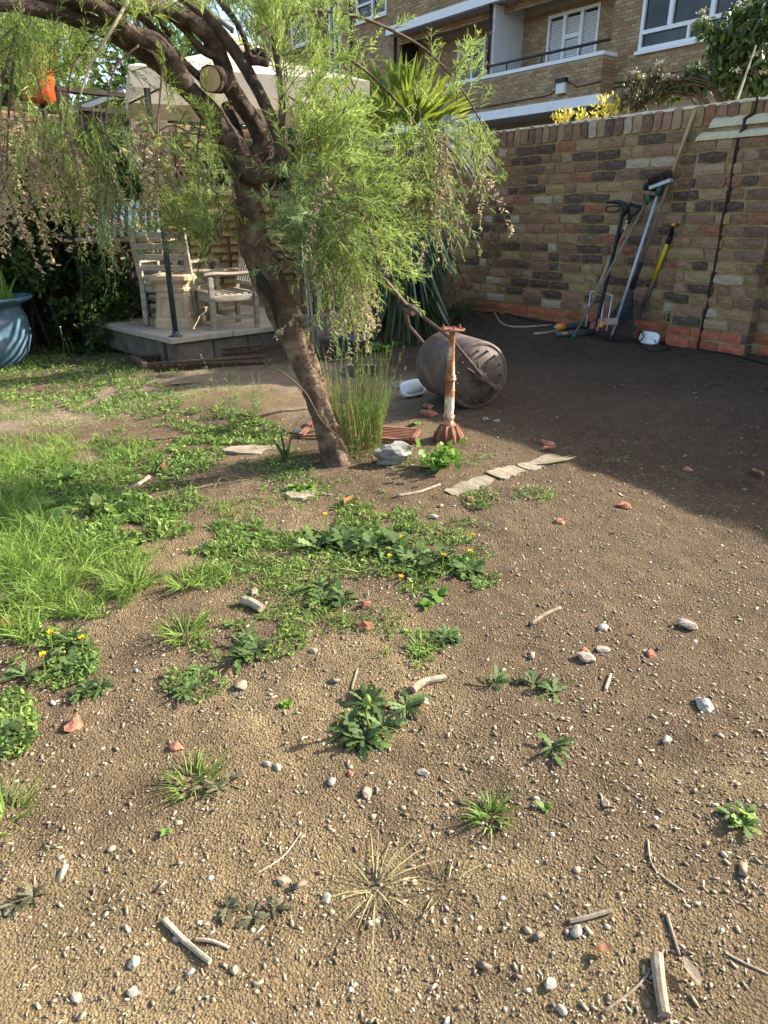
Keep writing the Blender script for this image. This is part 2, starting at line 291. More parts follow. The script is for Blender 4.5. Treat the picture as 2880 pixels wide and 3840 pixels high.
# ------------------------------------------------------------------ small vectorised plant shapes
def unit(v): return v/(np.linalg.norm(v, axis=-1, keepdims=True)+1e-12)
def rdir(n): return unit(rng.normal(size=(n, 3)))
def blades(mb, B, D, L, W, bend=None, prof=(1, .8, .5), side=None, fold=0):
    B = np.asarray(B, float); N = len(B)
    if N == 0: return mb
    D = unit(np.broadcast_to(np.asarray(D, float), (N, 3))); L = np.broadcast_to(np.asarray(L, float), (N,)); W = np.broadcast_to(np.asarray(W, float), (N,))
    bend = np.zeros((N, 3)) if bend is None else np.broadcast_to(np.asarray(bend, float), (N, 3))
    S = rdir(N) if side is None else np.broadcast_to(np.asarray(side, float), (N, 3))
    S = unit(S-D*(S*D).sum(1, keepdims=True)); k = len(prof); V = np.zeros((N, 2*k+1, 3))
    for i, w in enumerate(prof):
        t = i/k; c = B+D*(L*t)[:, None]+bend*(L*t*t)[:, None]
        V[:, 2*i] = c-S*(W*w/2)[:, None]; V[:, 2*i+1] = c+S*(W*w/2)[:, None]
    V[:, 2*k] = B+D*L[:, None]+bend*L[:, None]; F = []
    for i in range(k-1): a = 2*i; F += [(a, a+1, a+3), (a, a+3, a+2)]
    F.append((2*k-2, 2*k-1, 2*k)); return mb.many(V, F)
LEAF = (.15, .8, 1, .6)
DAND = (.12, .45, .25, .75, .35, 1, .5, .9)
def sprays(mb, B, D, L, nt=36, tl=(.04, .09), w=.0035, droop=.3, sub=3, ang=(.5, .9), stem=.004, taper=.7, mstem=None, subl=.4):
    """feathery shoots: a stem with many side twigs, each with a few smaller ones"""
    B = np.asarray(B, float); N = len(B); D = unit(np.asarray(D, float)); L = np.broadcast_to(np.asarray(L, float), (N,))
    g = np.array([0, 0, -1.])*droop+rdir(N)*.12
    (mstem or mb) and blades(mstem or mb, B, D, L, stem, g, prof=(1, .9, .7, .5))
    t = rng.uniform(.06, 1, (N, nt)); C = B[:, None]+D[:, None]*(L[:, None]*t)[..., None]+g[:, None]*(L[:, None]*t*t)[..., None]
    T = unit(D[:, None]+2*g[:, None]*t[..., None]); R = unit(rng.normal(size=(N, nt, 3))); R = unit(R-T*(R*T).sum(-1, keepdims=True))
    a = rng.uniform(*ang, (N, nt, 1)); d = unit(T*np.cos(a)+R*np.sin(a)); l = rng.uniform(*tl, (N, nt))*(1-taper*t)
    C = C.reshape(-1, 3); d = d.reshape(-1, 3); l = l.ravel(); bend = np.array([0, 0, -.15])+rdir(len(C))*.12
    blades(mb, C, d, l, w, bend, prof=(1, .8))
    if sub:
        u = rng.uniform(.15, .85, (len(C), sub)); P = C[:, None]+d[:, None]*(l[:, None]*u)[..., None]+bend[:, None]*(l[:, None]*u*u)[..., None]
        R = unit(rng.normal(size=P.shape)); e = unit(d[:, None]*.9+R*.6)
        blades(mb, P.reshape(-1, 3), e.reshape(-1, 3), (l[:, None]*subl*rng.uniform(.6, 1.3, u.shape)).ravel(), w*.85, prof=(1,))
    return mb
def resample(P, n):
    P = np.asarray(P, float); L = np.concatenate([[0], np.cumsum(np.linalg.norm(np.diff(P, axis=0), axis=1))]); t = np.sort(rng.uniform(0, L[-1], n))
    Q = np.stack([np.interp(t, L, P[:, i]) for i in range(3)], 1); T = np.stack([np.interp(t, L, np.gradient(P[:, i], L)) for i in range(3)], 1); return Q, unit(T)
# ------------------------------------------------------------------ ground
def build_ground():
    def axis(parts): return np.unique(np.concatenate([np.arange(a, b, s) for a, b, s in parts]+[[parts[-1][1]]]).round(5))
    X = axis([(-150, -20, 12), (-20, -6, 1), (-6, -2.4, .1), (-2.4, 2.4, .014), (2.4, 6, .1), (6, 20, 1), (20, 150, 12)])
    Y = axis([(-20, -1, 1.5), (-1, .4, .08), (.4, 3.2, .011), (3.2, 5.5, .03), (5.5, 11, .1), (11, 20, 1), (20, 300, 20)])
    x, y = np.meshgrid(X, Y); z = gfull(x, y); far = ss(11, 14, np.hypot(x, y)); z = z*(1-far)
    V = np.stack([x, y, z], -1).reshape(-1, 3); nx = len(X); ny = len(Y)
    i = (np.arange(ny-1)[:, None]*nx+np.arange(nx-1)[None]).ravel(); Q = np.stack([i, i+1, i+nx+1, i+nx], 1).astype(np.int32)
    me = bpy.data.meshes.new('ground'); me.vertices.add(len(V)); me.vertices.foreach_set('co', V.ravel()); me.loops.add(Q.size); me.loops.foreach_set('vertex_index', Q.ravel())
    me.polygons.add(len(Q)); me.polygons.foreach_set('loop_start', np.arange(0, Q.size, 4, dtype=np.int32)); me.update(calc_edges=True)
    # soil tones: sand (near, left), darker towards the wall, trodden path
    px, py = V[:, 0], V[:, 1]; q = WN[0]*px+WN[1]*py
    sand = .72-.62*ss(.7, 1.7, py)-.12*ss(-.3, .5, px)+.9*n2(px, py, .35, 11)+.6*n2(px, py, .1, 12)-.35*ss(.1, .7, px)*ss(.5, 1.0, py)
    path = np.zeros(len(V)); C = np.array([G(*a)[:2] for a in [(-300, 1590), (0, 1565), (300, 1520), (700, 1440), (1000, 1405), (1250, 1420), (1380, 1500)]])
    C, _ = smooth(np.c_[C, C[:, :1]*0], np.ones(len(C)), 8); C = C[:, :2]
    m = (np.abs(py-5) < 2.5) & (np.abs(px) < 6); dmin = np.full(m.sum(), 9.)
    for c in C: dmin = np.minimum(dmin, np.hypot(px[m]-c[0], py[m]-c[1]))
    path[m] = 1-ss(.25, .65, dmin+n2(px[m], py[m], .3, 14)*.4)
    wallside = ss(2.3, 3.2, q)
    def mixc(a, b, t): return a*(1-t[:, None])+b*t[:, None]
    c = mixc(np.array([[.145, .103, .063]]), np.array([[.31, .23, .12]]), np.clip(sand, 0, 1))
    c = mixc(c, np.array([[.10, .072, .05]]), wallside*.9); c = mixc(c, np.array([[.29, .215, .145]]), np.clip(path, 0, 1))
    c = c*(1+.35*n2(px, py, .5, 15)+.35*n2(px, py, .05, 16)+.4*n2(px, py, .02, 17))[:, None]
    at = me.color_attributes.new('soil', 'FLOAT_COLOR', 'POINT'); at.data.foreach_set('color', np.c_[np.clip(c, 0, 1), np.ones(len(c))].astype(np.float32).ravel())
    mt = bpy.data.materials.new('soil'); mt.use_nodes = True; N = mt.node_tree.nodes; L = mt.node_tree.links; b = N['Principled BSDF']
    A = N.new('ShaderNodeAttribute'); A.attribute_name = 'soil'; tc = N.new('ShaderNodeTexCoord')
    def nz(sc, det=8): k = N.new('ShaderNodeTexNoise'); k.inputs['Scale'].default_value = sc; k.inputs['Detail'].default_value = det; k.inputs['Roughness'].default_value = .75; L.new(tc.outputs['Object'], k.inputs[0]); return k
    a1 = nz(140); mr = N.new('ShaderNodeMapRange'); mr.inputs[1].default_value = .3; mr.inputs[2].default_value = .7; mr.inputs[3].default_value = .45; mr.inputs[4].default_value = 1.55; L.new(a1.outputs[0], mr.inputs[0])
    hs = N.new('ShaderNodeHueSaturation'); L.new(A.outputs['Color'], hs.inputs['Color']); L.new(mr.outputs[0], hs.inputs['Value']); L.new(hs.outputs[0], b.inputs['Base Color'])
    b.inputs['Roughness'].default_value = 1; b.inputs['Specular IOR Level'].default_value = .05
    vo = N.new('ShaderNodeTexVoronoi'); vo.inputs['Scale'].default_value = 190; L.new(tc.outputs['Object'], vo.inputs[0])
    ad = N.new('ShaderNodeMath'); ad.operation = 'SUBTRACT'; L.new(a1.outputs[0], ad.inputs[0]); L.new(vo.outputs[0], ad.inputs[1])
    bp = N.new('ShaderNodeBump'); bp.inputs['Strength'].default_value = 1; bp.inputs['Distance'].default_value = .010; L.new(ad.outputs[0], bp.inputs['Height']); L.new(bp.outputs[0], b.inputs['Normal'])
    me.materials.append(mt); me.polygons.foreach_set('use_smooth', np.ones(len(me.polygons), bool))
    o = bpy.data.objects.new('ground', me); col.objects.link(o); o['kind'] = 'structure'; return o
ground = build_ground()
# ------------------------------------------------------------------ garden wall of old bricks
def brick_geo(lx, ly, lz, jit, seed=None):
    """an old hand-made brick: uneven face, ragged arrises; outer side is +y"""
    nx, nz = (4, 2) if lx > lz*1.6 else (2, 2) if lx > lz*.8 else (2, 3); V = []; idx = {}
    for i in range(nx+1):
        for k in range(nz+1):
            edge = i in (0, nx) or k in (0, nz); cor = i in (0, nx) and k in (0, nz)
            x = -lx/2+lx*i/nx; z = -lz/2+lz*k/nz; y = ly/2-(random.uniform(.001, .006) if edge else 0)*(jit/.006)-(.002*jit/.006 if cor else 0)
            if cor: x *= 1-random.uniform(.02, .10)*min(1, jit/.006)*(lz/lx if lx > lz else 1); z *= 1-random.uniform(.02, .12)*min(1, jit/.006)
            idx[i, k] = len(V); V.append((x+random.uniform(-jit, jit)*(.8 if edge else 1), y+random.uniform(-jit, jit)*.5, z+random.uniform(-jit, jit)*(.75 if edge else 1)))
    F = [(idx[i, k], idx[i, k+1], idx[i+1, k+1], idx[i+1, k]) for i in range(nx) for k in range(nz)]
    ring = [(i, 0) for i in range(nx)]+[(nx, k) for k in range(nz)]+[(i, nz) for i in range(nx, 0, -1)]+[(0, k) for k in range(nz, 0, -1)]; n0 = len(V)
    for r in ring: x, y, z = V[idx[r]]; V.append((x, -ly/2, z))
    for j in range(len(ring)): j2 = (j+1) % len(ring); F.append((idx[ring[j]], idx[ring[j2]], n0+j2, n0+j))
    return np.array(V), F
def brick_mesh(name, lx, ly, lz, matl, jit, bev):
    V, F = brick_geo(lx, ly, lz, jit); me = bpy.data.meshes.new(name); me.from_pydata(V.tolist(), [], F); me.update(); me.materials.append(matl); return me
WANG = math.atan2(WD[1], WD[0])
CH = .0855; BL = .232; BH = .108; JT = .015
def brick_layer(recs, parent, obj_mat, stuff_mat, cap=300, name='brick', jit=.006, bev=.009, nvar=12, depth=.07):
    """recs: (s0,s1,z0,z1,qface,matkey,nrm) ; the `cap` nearest become parts of their own, the rest one joined part"""
    recs = sorted(recs, key=lambda r: (FP((r[0]+r[1])/2, r[4], (r[2]+r[3])/2)[0]**2+FP((r[0]+r[1])/2, r[4], 0)[1]**2)+(0 if inview(FP((r[0]+r[1])/2, r[4], (r[2]+r[3])/2)) else 900))
    lib = {}; mbs = {}
    for k, (s0, s1, z0, z1, q, mk, side) in enumerate(recs):
        L = s1-s0; h = z1-z0; c = FP((s0+s1)/2, q+depth/2-.004 + random.uniform(-.004, .004), (z0+z1)/2)
        if k < cap:
            key = (mk, 'l' if L > h*1.9 else 'h' if L > h*1.05 else 'v', random.randrange(nvar))
            if key not in lib:
                base = {'l': (BL, .075), 'h': (BH, .075), 'v': (.075, .11)}[key[1]]
                lib[key] = (brick_mesh(name, base[0], depth, base[1], M[mk], jit, bev), base)
            me, base = lib[key]; o = bpy.data.objects.new(name, me); col.objects.link(o)
            o.location = c; o.rotation_euler = (random.uniform(-.01, .01), random.uniform(-.012, .012), WANG+random.choice((0, math.pi) if False else (0,))+random.uniform(-.012, .012)); o.scale = (L/base[0], 1, h/base[1]); par(o, parent)
        else:
            mk2 = {'brick': 'brick_s', 'fbrick': 'fbrick_s'}.get(mk, mk); mb = mbs.setdefault(mk2, MB())
            X = np.stack([WD, -WN, [0, 0, 1]], 1)
            if jit > .003: v, f = brick_geo(L, depth, h, jit); mb.add(v@X.T+c, f); continue
            x, y, z = L/2, depth/2, h/2; v = np.array([[-x, -y, -z], [x, -y, -z], [x, -y, z], [-x, -y, z], [-x, y, -z], [x, y, -z], [x, y, z], [-x, y, z]])+rng.uniform(-jit, jit, (8, 3))
            mb.add(v@X.T+c, [(0, 4, 5, 1), (1, 5, 6, 2), (2, 6, 7, 3), (3, 7, 4, 0), (4, 7, 6, 5)])
    for mk2, mb in mbs.items(): mb.build('distant_bricks', M[mk2], parent, kind='stuff')
def inview(p):
    v = np.asarray(p)-CAM; dpt = v@FW
    if dpt <= 0: return False
    return abs(v[0]/dpt) < .58 and abs((v@UP)/dpt) < .77
def course(s0, s1, z, h, q, mk, recs, frac=.42):
    s = s0-random.uniform(0, .12)
    while s < s1:
        L = (BH if random.random() < frac else BL)*random.uniform(.93, 1.07); a = max(s, s0); b = min(s+L, s1)
        if b-a > .035: recs.append((a, b, z+random.uniform(0, .003), z+h-JT+random.uniform(-.004, .003), q, mk, 0))
        s += L+JT*random.uniform(.7, 1.3)
def build_wall():
    w = thing('garden_wall', 'old yellow and brown stock brick garden wall with red brick base and stepped pier', 'wall', FP(4.6, QW+.1, .05))
    ZT = 1.885; zs = [ .03 + i*CH for i in range(21)]; recs = []
    PS0, PS1 = 2.545, 3.215                      # the pier along the wall
    m = MB(); m.fbox(-5, 9.2, QW+.010, QW+.225, -.3, ZT-.012); m.build('mortar_core', M['mortar'], w)
    m = MB(); m.fbox(PS0+.008, PS1-.008, QP+.010, QW+.05, -.3, 1.665); m.fbox(PS0+.012, PS1-.06, QP+.066, QW+.05, 1.6, 1.76); m.build('pier_core', M['mortar'], w)
    for i, z in enumerate(zs):
        red = i < (3 if False else 3)
        if z+CH > ZT-.115: break
        mk = 'redbrick' if i < 3 else 'brick'
        course(PS1+.01, 9.1, z, CH, QW, mk, recs); course(-.6, PS0-.012, z, CH, QW, mk, recs)
        if z+CH < 1.675: course(PS0, PS1, z, CH, QP, 'redbrick' if i < 3 else 'brick', recs, .35); ztop = z+CH
        elif z < 1.70: course(PS0+.01, PS1-.05, z, CH, QP+.06, 'brick', recs, .35)
    zc = zs[0]+CH*((int((ZT-.115-zs[0])/CH))); s = -.6
    while s < 9.1:                                # brick-on-edge coping
        L = random.uniform(.066, .082); recs.append((s, s+L, zc+.004, ZT+random.uniform(-.008, .006), QW-.004, 'brick', 0)); s += L+JT
    brick_layer(recs, w, None, None)
    # returns of the pier: the bricks on its right-hand side
    m = MB()
    for i, z in enumerate(zs):
        if z+CH < 1.675: m.fbox(PS0-.004, PS0+.04, QP+.002+.02*(i % 2), QW-.002, z, z+CH-JT)
    m.build('pier_return_bricks', M['brick_s'], w)
    # mortar slopes on the pier and on the coping
    def slope(s0, s1, q0, z0, q1, z1, n=22):
        mm = MB(); S = np.linspace(s0, s1, n); rows = []
        for a in S:
            j = random.uniform(-.006, .006); rows.append([FP(a, q0-.012+j, z0-.012), FP(a, q0-.006+j, z0+.012), FP(a, (q0+q1)/2, (z0+z1)/2+.012+j), FP(a, q1+.01, z1+.012), FP(a, q1+.01, z0-.012)])
        V = np.array(rows).reshape(-1, 3); f = [(i*5+j, i*5+(j+1) % 5, i*5+5+(j+1) % 5, i*5+5+j) for i in range(n-1) for j in range(5)]
        f += [(0, 1, 2, 3, 4), tuple((n-1)*5+j for j in (4, 3, 2, 1, 0))]; return mm.add(V, f)
    slope(PS0-.01, PS1+.005, QP-.004, ztop-.006, QP+.065, ztop+.034).build('mortar_slope', M['cap'], w)
    z2 = ztop+CH
    slope(PS0+.004, PS1-.05, QP+.052, z2-.006, QW+.004, z2+.05).build('mortar_slope', M['cap'], w)
    mm = MB(); S = np.linspace(-5, 9.1, 240); V = []
    for a in S:
        j = float(n2(a, 0, .06, 5))*.014; V += [FP(a, QW-.008+abs(j), ZT-.012), FP(a, QW+.02, ZT+.012+j), FP(a, QW+.2, ZT+.014-j), FP(a, QW+.226, ZT-.012)]
    mm.add(V, [(i*4+j, i*4+j+1, i*4+5+j, i*4+4+j) for i in range(239) for j in range(3)]); mm.build('coping_mortar', M['cap'], w)
    # the dark movement joint that runs down the pier and over the coping
    mm = MB(); Z = np.linspace(.06, 1.655, 90); sj = 2.895
    P = [FP(sj+float(n2(z, 0, .12, 8))*.02+(.02 if z < .9 else 0)*(.9-z), QP+.004, z) for z in Z]+[FP(sj-.005, QP+.045, 1.70), FP(sj+.005, QP+.055, 1.76), FP(sj-.03, QW-.006, 1.80), FP(sj-.035, QW-.004, ZT+.012)]
    mm.tube(P, [.011+.005*random.random() for _ in P], 7); mm.build('movement_joint', M['joint'], w, smooth=True)
    return w
build_wall()
# ------------------------------------------------------------------ block of flats behind the wall
def build_flats():
    b = thing('apartment_building', 'yellow brick block of flats with white bands, balconies and white window frames', 'building', FP(16, 19, 0))
    QM, QB, QF = 16.2, 17.0, 15.7                # main face, back of the balcony recess, balcony front
    S0, S1, ZT = 1.7, 29.4, 9.3  # unseen right wing: its end and lower roof are shaped for their shadow
    BS0, BS1 = 11.95, 20.3                       # balconies along the face
    recs = []; bw, bh, jt, c = .215, .065, .012, .077
    wins = []                                    # (s0,s1,z0,z1,q,kind)
    wins += [(8.9, 11.37, 4.66, 6.25, QM, 'big'), (13.17, 14.85, 3.95, 6.08, QB, 'door'), (17.2, 18.4, 4.4, 6.0, QB, 'small'),
             (20.95, 22.62, 7.15, 8.6, QM, 'small'), (23.62, 24.28, 3.2, 8.7, QM, 'stair'), (25.75, 26.9, 7.1, 8.3, QM, 'small'), (20.9, 22.5, 3.6, 5.2, QM, 'small'), (13.3, 14.6, 1.5, 3.1, QB, 'small')]
    def rows(s0, s1, z0, z1, q, holes):
        z = z0; i = 0
        while z < z1-.03:
            s = s0-(i % 2)*.11
            while s < s1:
                a = max(s, s0); e = min(s+bw, s1); zc = z+bh/2; ok = e-a > .03
                for (h0, h1, g0, g1) in holes:
                    if a < h1 and e > h0 and zc > g0 and zc < g1:
                        if a < h0-.03: e = h0-.005
                        elif e > h1+.03: a = h1+.005
                        else: ok = False
                if ok: recs.append((a, e, z, z+bh, q, 'fbrick', 0))
                s += bw+jt
            z += c; i += 1
    hm = [(w[0]-.01, w[1]+.01, w[2]-.01, w[3]+.01) for w in wins if w[4] == QM]+[(BS0+.2, BS1, 1.0, 6.2), (BS0+.2, BS1, 6.6, 8.9), (24.35, 25.2, 3, 9.2)]
    rows(8.0, S1, 2.4, 8.4, QM, hm); rows(8.8, S1, 8.406, ZT, QM, hm)
    rows(BS0, BS1, 3.84, 4.63, QF, []); rows(BS0, BS1, 6.58, 7.35, QF, [])
    rows(BS0, BS1, 3.9, 6.2, QB, [(w[0], w[1], w[2], w[3]) for w in wins if w[4] == QB])
    brick_layer(recs, b, None, None, jit=.0012, bev=.004, depth=.04, nvar=5)
    def panel(mb, s0, s1, z0, z1, q, holes):          # a mortar face with real openings
        S = sorted({s0, s1, *[h[0] for h in holes], *[h[1] for h in holes]}); Z = sorted({z0, z1, *[h[2] for h in holes], *[h[3] for h in holes]})
        S = [x for x in S if s0 <= x <= s1]; Z = [x for x in Z if z0 <= x <= z1]
        for i in range(len(S)-1):
            for j in range(len(Z)-1):
                cs, cz = (S[i]+S[i+1])/2, (Z[j]+Z[j+1])/2
                if not any(h[0] < cs < h[1] and h[2] < cz < h[3] for h in holes): mb.fbox(S[i], S[i+1], q, q+.11, Z[j], Z[j+1])
    q1 = QM+9; hq = lambda Q: [(w[0], w[1], w[2], w[3]) for w in wins if w[4] == Q]
    m = MB(); panel(m, 8.8, BS0+.2, -.2, ZT, QM+.012, hq(QM)); panel(m, BS1, S1, -.2, ZT, QM+.012, hq(QM)); panel(m, BS0+.2, BS1, -.2, ZT, QB+.012, hq(QB)); m.fbox(S0, 8.8, QM+.012, QM+.12, -.2, 8.45); m.build('mortar_face', M['fmortar'], b)
    m = MB(); m.fbox(8.8, BS0+.2, QM+.13, q1, -.2, ZT); m.fbox(BS1, S1, QM+.13, q1, -.2, ZT); m.fbox(BS0+.2, BS1, QB+.13, q1, -.2, ZT); m.fbox(S0, 8.79, QM+.13, q1, -.2, 8.45); m.build('carcass', M['fence'], b)
    m = MB(); m.fbox(BS0+.01, BS1-.01, QF+.012, QF+.11, 3.8, 4.64); m.fbox(BS0+.01, BS1-.01, QF+.012, QF+.11, 6.56, 7.36); m.build('parapet_core', M['fmortar'], b)
    mm = MB()                                      # end bricks of the parapets
    for i in range(10): mm.fbox(BS0-.004, BS0+.03, QF+.005+.03*(i % 2), QM, 3.84+i*.08, 3.84+i*.08+.066)
    mm.build('parapet_end_bricks', M['fbrick_s'], b); m = MB(); m.fbox(BS0+.012, BS0+.11, QF+.02, QM+.01, 3.8, 4.64); m.build('parapet_end', M['fmortar'], b)
    for z0, z1 in ((3.62, 3.84), (6.36, 6.58)):
        m = MB(); m.fbox(BS0-.03, BS1+.02, QF-.03, QF+.12, z0, z1); m.build('white_band', M['white'], b)
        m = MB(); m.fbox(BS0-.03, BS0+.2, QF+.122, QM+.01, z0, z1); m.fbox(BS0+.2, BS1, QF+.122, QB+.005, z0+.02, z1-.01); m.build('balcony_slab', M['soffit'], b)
    m = MB(); m.fbox(BS0-.03, BS1, QF-.03, QF+.15, 4.64, 4.72); m.fbox(BS0-.03, BS0+.13, QF+.152, QM-.003, 4.64, 4.72); m.build('white_coping', M['white'], b)
    m = MB(); m.fbox(15.74, 15.82, QF+.16, QB+.005, 3.84, 6.36); m.build('white_divider', M['render'], b)
    m = MB(); m.tube([FP(15.85, QF+.09, 4.7), FP(15.85, QF+.09, 6.36)], .04, 8); m.build('black_post', M['black'], b, smooth=True)
    r = MB(); r.tube([FP(BS0-.1, QF+.05, 4.93), FP(15.8, QF+.05, 4.93)], .03, 8)
    for s in (12.7, 13.9, 15.1): r.tube([FP(s, QF+.05, 4.7), FP(s, QF+.05, 4.86), FP(s-.05, QF+.05, 4.93)], .018, 6)
    r.build('handrail', M['black'], b, smooth=True)
    for s in (14.95, 14.35):
        pass
    m = MB(); m.fbox(15.2, 15.42, QB-.006, QB+.01, 5.5, 5.75); m.build('air_vent', M['fmortar'], b)
    m = MB(); m.fbox(12.95, 13.22, QF-.10, QF, 3.97, 4.22); lb = m.build('wall_lamp', M['opal'], b)
    m = MB(); m.fbox(12.93, 13.24, QF-.13, QF, 4.2, 4.3); m.build('lamp_hood', M['blackpl'], lb)
    m = MB(); m.tube([FP(12.9, QF-.02, 4.2), FP(12.6, QF-.02, 4.06), FP(11.9, QF-.02, 4.10)], .012, 6); m.tube([FP(13.2, QF-.02, 4.1), FP(13.5, QF-.02, 3.98), FP(18, QF-.02, 3.93)], .012, 6); m.tube([FP(11.9, QM-.02, 4.0), FP(7, QM-.02, 3.95)], .012, 6); m.tube([FP(11.9, QM-.02, 4.1), FP(7, QM-.02, 4.15)], .012, 6)
    m.build('wall_cable', M['cable'], b)
    for s in (22.9, 20.45):
        m = MB(); m.tube([FP(s, QM-.06, 2), FP(s, QM-.06, ZT)], .045, 8); m.build('drainpipe', M['black'], b, smooth=True)
    m = MB(); m.fbox(24.35, 25.2, QM-.02, QM+.05, 3, 9.2); m.build('maroon_panel', M['maroon'], b)
    # windows
    for (a, e, z0, z1, q, kind) in wins:
        f = MB(); t = .07; d0 = q-.02; d1 = q+.09
        f.fbox(a, a+t, d0, d1, z0, z1); f.fbox(e-t, e, d0, d1, z0, z1); f.fbox(a+t, e-t, d0, d1, z0, z0+t); f.fbox(a+t, e-t, d0, d1, z1-t, z1)
        wo = f.build('window', M['white'], b); k = MB(); k.fbox(a+.02, e-.02, q+.13, q+.14, z0+.02, z1-.02)
        bars = []; panes = []
        if kind == 'big':
            tz = z0+.36; bars = [(a+t, e-t, tz-.04, tz+.04)]+[(s-.05, s+.05, tz+.04, z1-t) for s in (a+(e-a)*.30, a+(e-a)*.70)]+[(a+(e-a)*.5-.03, a+(e-a)*.5+.03, z0+t, tz-.04)]
        elif kind == 'door':
            x1, x2 = a+(e-a)*.33, a+(e-a)*.66; bars = [(x1-.05, x1+.05, z0+t, z1-t), (x2-.05, x2+.05, z0+t, z1-t), (x1+.05, x2-.05, z1-.62, z1-.52), (a+t, x1-.05, z0+.8, z0+.85)]
        elif kind == 'stair':
            bars = [(a+t, e-t, z-.05, z+.05) for z in (5.6, 7.15)]+[((a+e)/2-.03, (a+e)/2+.03, z0+t, 5.55), ((a+e)/2-.03, (a+e)/2+.03, 5.65, 7.1), ((a+e)/2-.03, (a+e)/2+.03, 7.2, z1-t)]
        else:
            x1 = a+(e-a)*.45; bars = [(x1-.04, x1+.04, z0+t, z1-t), (x1+.04, e-t, z0+.42, z0+.48)]
        for (x0, x1, y0, y1) in bars:
            k2 = MB(); k2.fbox(x0, x1, d0-.006, d1-.01, y0, y1); k2.build('mullion', M['white'], wo)
        g = MB(); g.fbox(a+.03, e-.03, q+.045, q+.055, z0+.03, z1-.03); g.build('pane', M['glass'], wo)
        if kind in ('door', 'small'):
            nb = int((z1-z0-.2)/.05)
            bl = MB()
            for i in range(nb): bl.add([FP(a+.09, q+.028, z0+.1+i*.05), FP(e-.09, q+.028, z0+.1+i*.05), FP(e-.09, q+.04, z0+.1+i*.05+.042), FP(a+.09, q+.04, z0+.1+i*.05+.042)], [(0, 1, 2, 3)])
            if kind == 'door': bl.build('blind', M['blind'], wo)
        sl_ = MB(); sl_.fbox(a-.05, e+.05, q-.07, q-.022, z0-.07, z0-.002); sl_.build('sill', M['white'], wo)
    # roof edge of the block; unseen wing's lower roof added for its shadow
    m = MB(); m.fbox(8.8, S1+.7, QM-.7, QM+9.4, ZT+.003, ZT+.25); m.fbox(S0-.1, 8.79, QM-.3, QM+9.4, 8.453, 8.65); m.build('roof', M['tile'], b)
    m = MB(); m.fbox(8.8, S1+.7, QM-.74, QM-.703, ZT-.05, ZT+.27); m.build('fascia', M['white'], b)
    return b
build_flats()
# ------------------------------------------------------------------ far-left wing, back wall with trellis, shed
WE = WN.copy()                                     # along the back wall, to the right and away
B0 = np.array([-2.9, 7.55, 0])                     # left end of the back wall
def BP(a, off, z): return B0+WE*a-WD*off*1.0+np.array([0, 0, z])   # off>0 = towards the camera
def bbox(mb, a0, a1, o0, o1, z0, z1):
    v = np.array([BP(a, o, z) for a in (a0, a1) for o in (o0, o1) for z in (z0, z1)])
    return mb.add(v, [(0, 1, 3, 2), (4, 6, 7, 5), (0, 4, 5, 1), (2, 3, 7, 6), (0, 2, 6, 4), (1, 5, 7, 3)])
def build_back_wall():
    w = thing('back_wall', 'dark low brick wall behind the stacked chairs, carrying the trellis', 'wall', BP(1.7, 0, -.1))
    m = MB(); bbox(m, -.25, 3.7, -.2, -.012, -.3, 1.33); m.build('mortar_core', M['mortar'], w); rr = []
    lib = [brick_mesh('brick', .225, .06, .072, M['brick'], .004, .006) for _ in range(6)]
    for i in range(16):
        s = -.25-(i % 2)*.0
        while s < 3.6:
            L = random.choice((.225, .225, .108)); o = None
            if i > 4:
                o = bpy.data.objects.new('brick', random.choice(lib)); col.objects.link(o); p = BP(s+L/2, -.012, -.03+i*.0855+.036); o.location = p; o.rotation_euler = (0, 0, math.atan2(WE[1], WE[0])); o.scale = (L/.225, 1, 1); par(o, w)
            s += L+.013
    m = MB(); bbox(m, -.25, 3.7, -.24, .03, 1.335, 1.39); m.build('coping', M['block'], w)
    # trellis on top
    t = thing('trellis', 'dark brown square timber trellis on top of the low back wall', 'trellis', BP(1.2, -.05, 1.39))
    for i in range(13):
        a = .0+i*.19; m = MB(); bbox(m, a-.014, a+.014, -.075, -.06, 1.392, 2.12); m.build('slat', M['fence'], t)
    for i in range(5):
        z = 1.41+i*.165; m = MB(); bbox(m, -.1, 2.4, -.058, -.04, z-.016, z+.016); m.build('slat', M['fence'], t)
    for a in (-.15, 2.45):
        m = MB(); bbox(m, a-.04, a+.04, -.12, -.03, 1.392, 2.2); m.build('post', M['fence'], t)
    m = MB(); bbox(m, -.19, 2.49, -.125, -.025, 2.2, 2.24); m.build('top_rail', M['fence'], t)
    n_ = thing('neighbour_wall', 'pale brick wall of the next garden seen through the trellis', 'wall', BP(1.5, -2.6, 0))
    m = MB(); bbox(m, -4, 3.5, -2.8, -2.612, -.2, 2.3); m.build('mortar_core', M['mortar'], n_); mb = MB(); X = np.stack([WE, -WD, [0, 0, 1]], 1)
    lib = [brick_mesh('brick', .225, .06, .07, M['brick'], .004, .006) for _ in range(6)]; cnt = 0
    for i in range(26):
        s = -3.9-(i % 2)*.11
        while s < 3.4:
            L = random.choice((.225, .225, .108)); z = .1+i*.0855
            if 1.3 < z < 2.2 and .1 < s < 3.0:
                o = bpy.data.objects.new('brick', random.choice(lib)); col.objects.link(o); o.location = BP(s+L/2, -2.61, z); o.rotation_euler = (0, 0, math.atan2(WE[1], WE[0])); o.scale = (L/.225, 1, 1); par(o, n_)
            else: mb.box(BP(s+L/2, -2.61, z), (L, .06, .07), X)
            s += L+.013
    mb.build('distant_bricks', M['brick_s'], n_, kind='stuff')
build_back_wall()
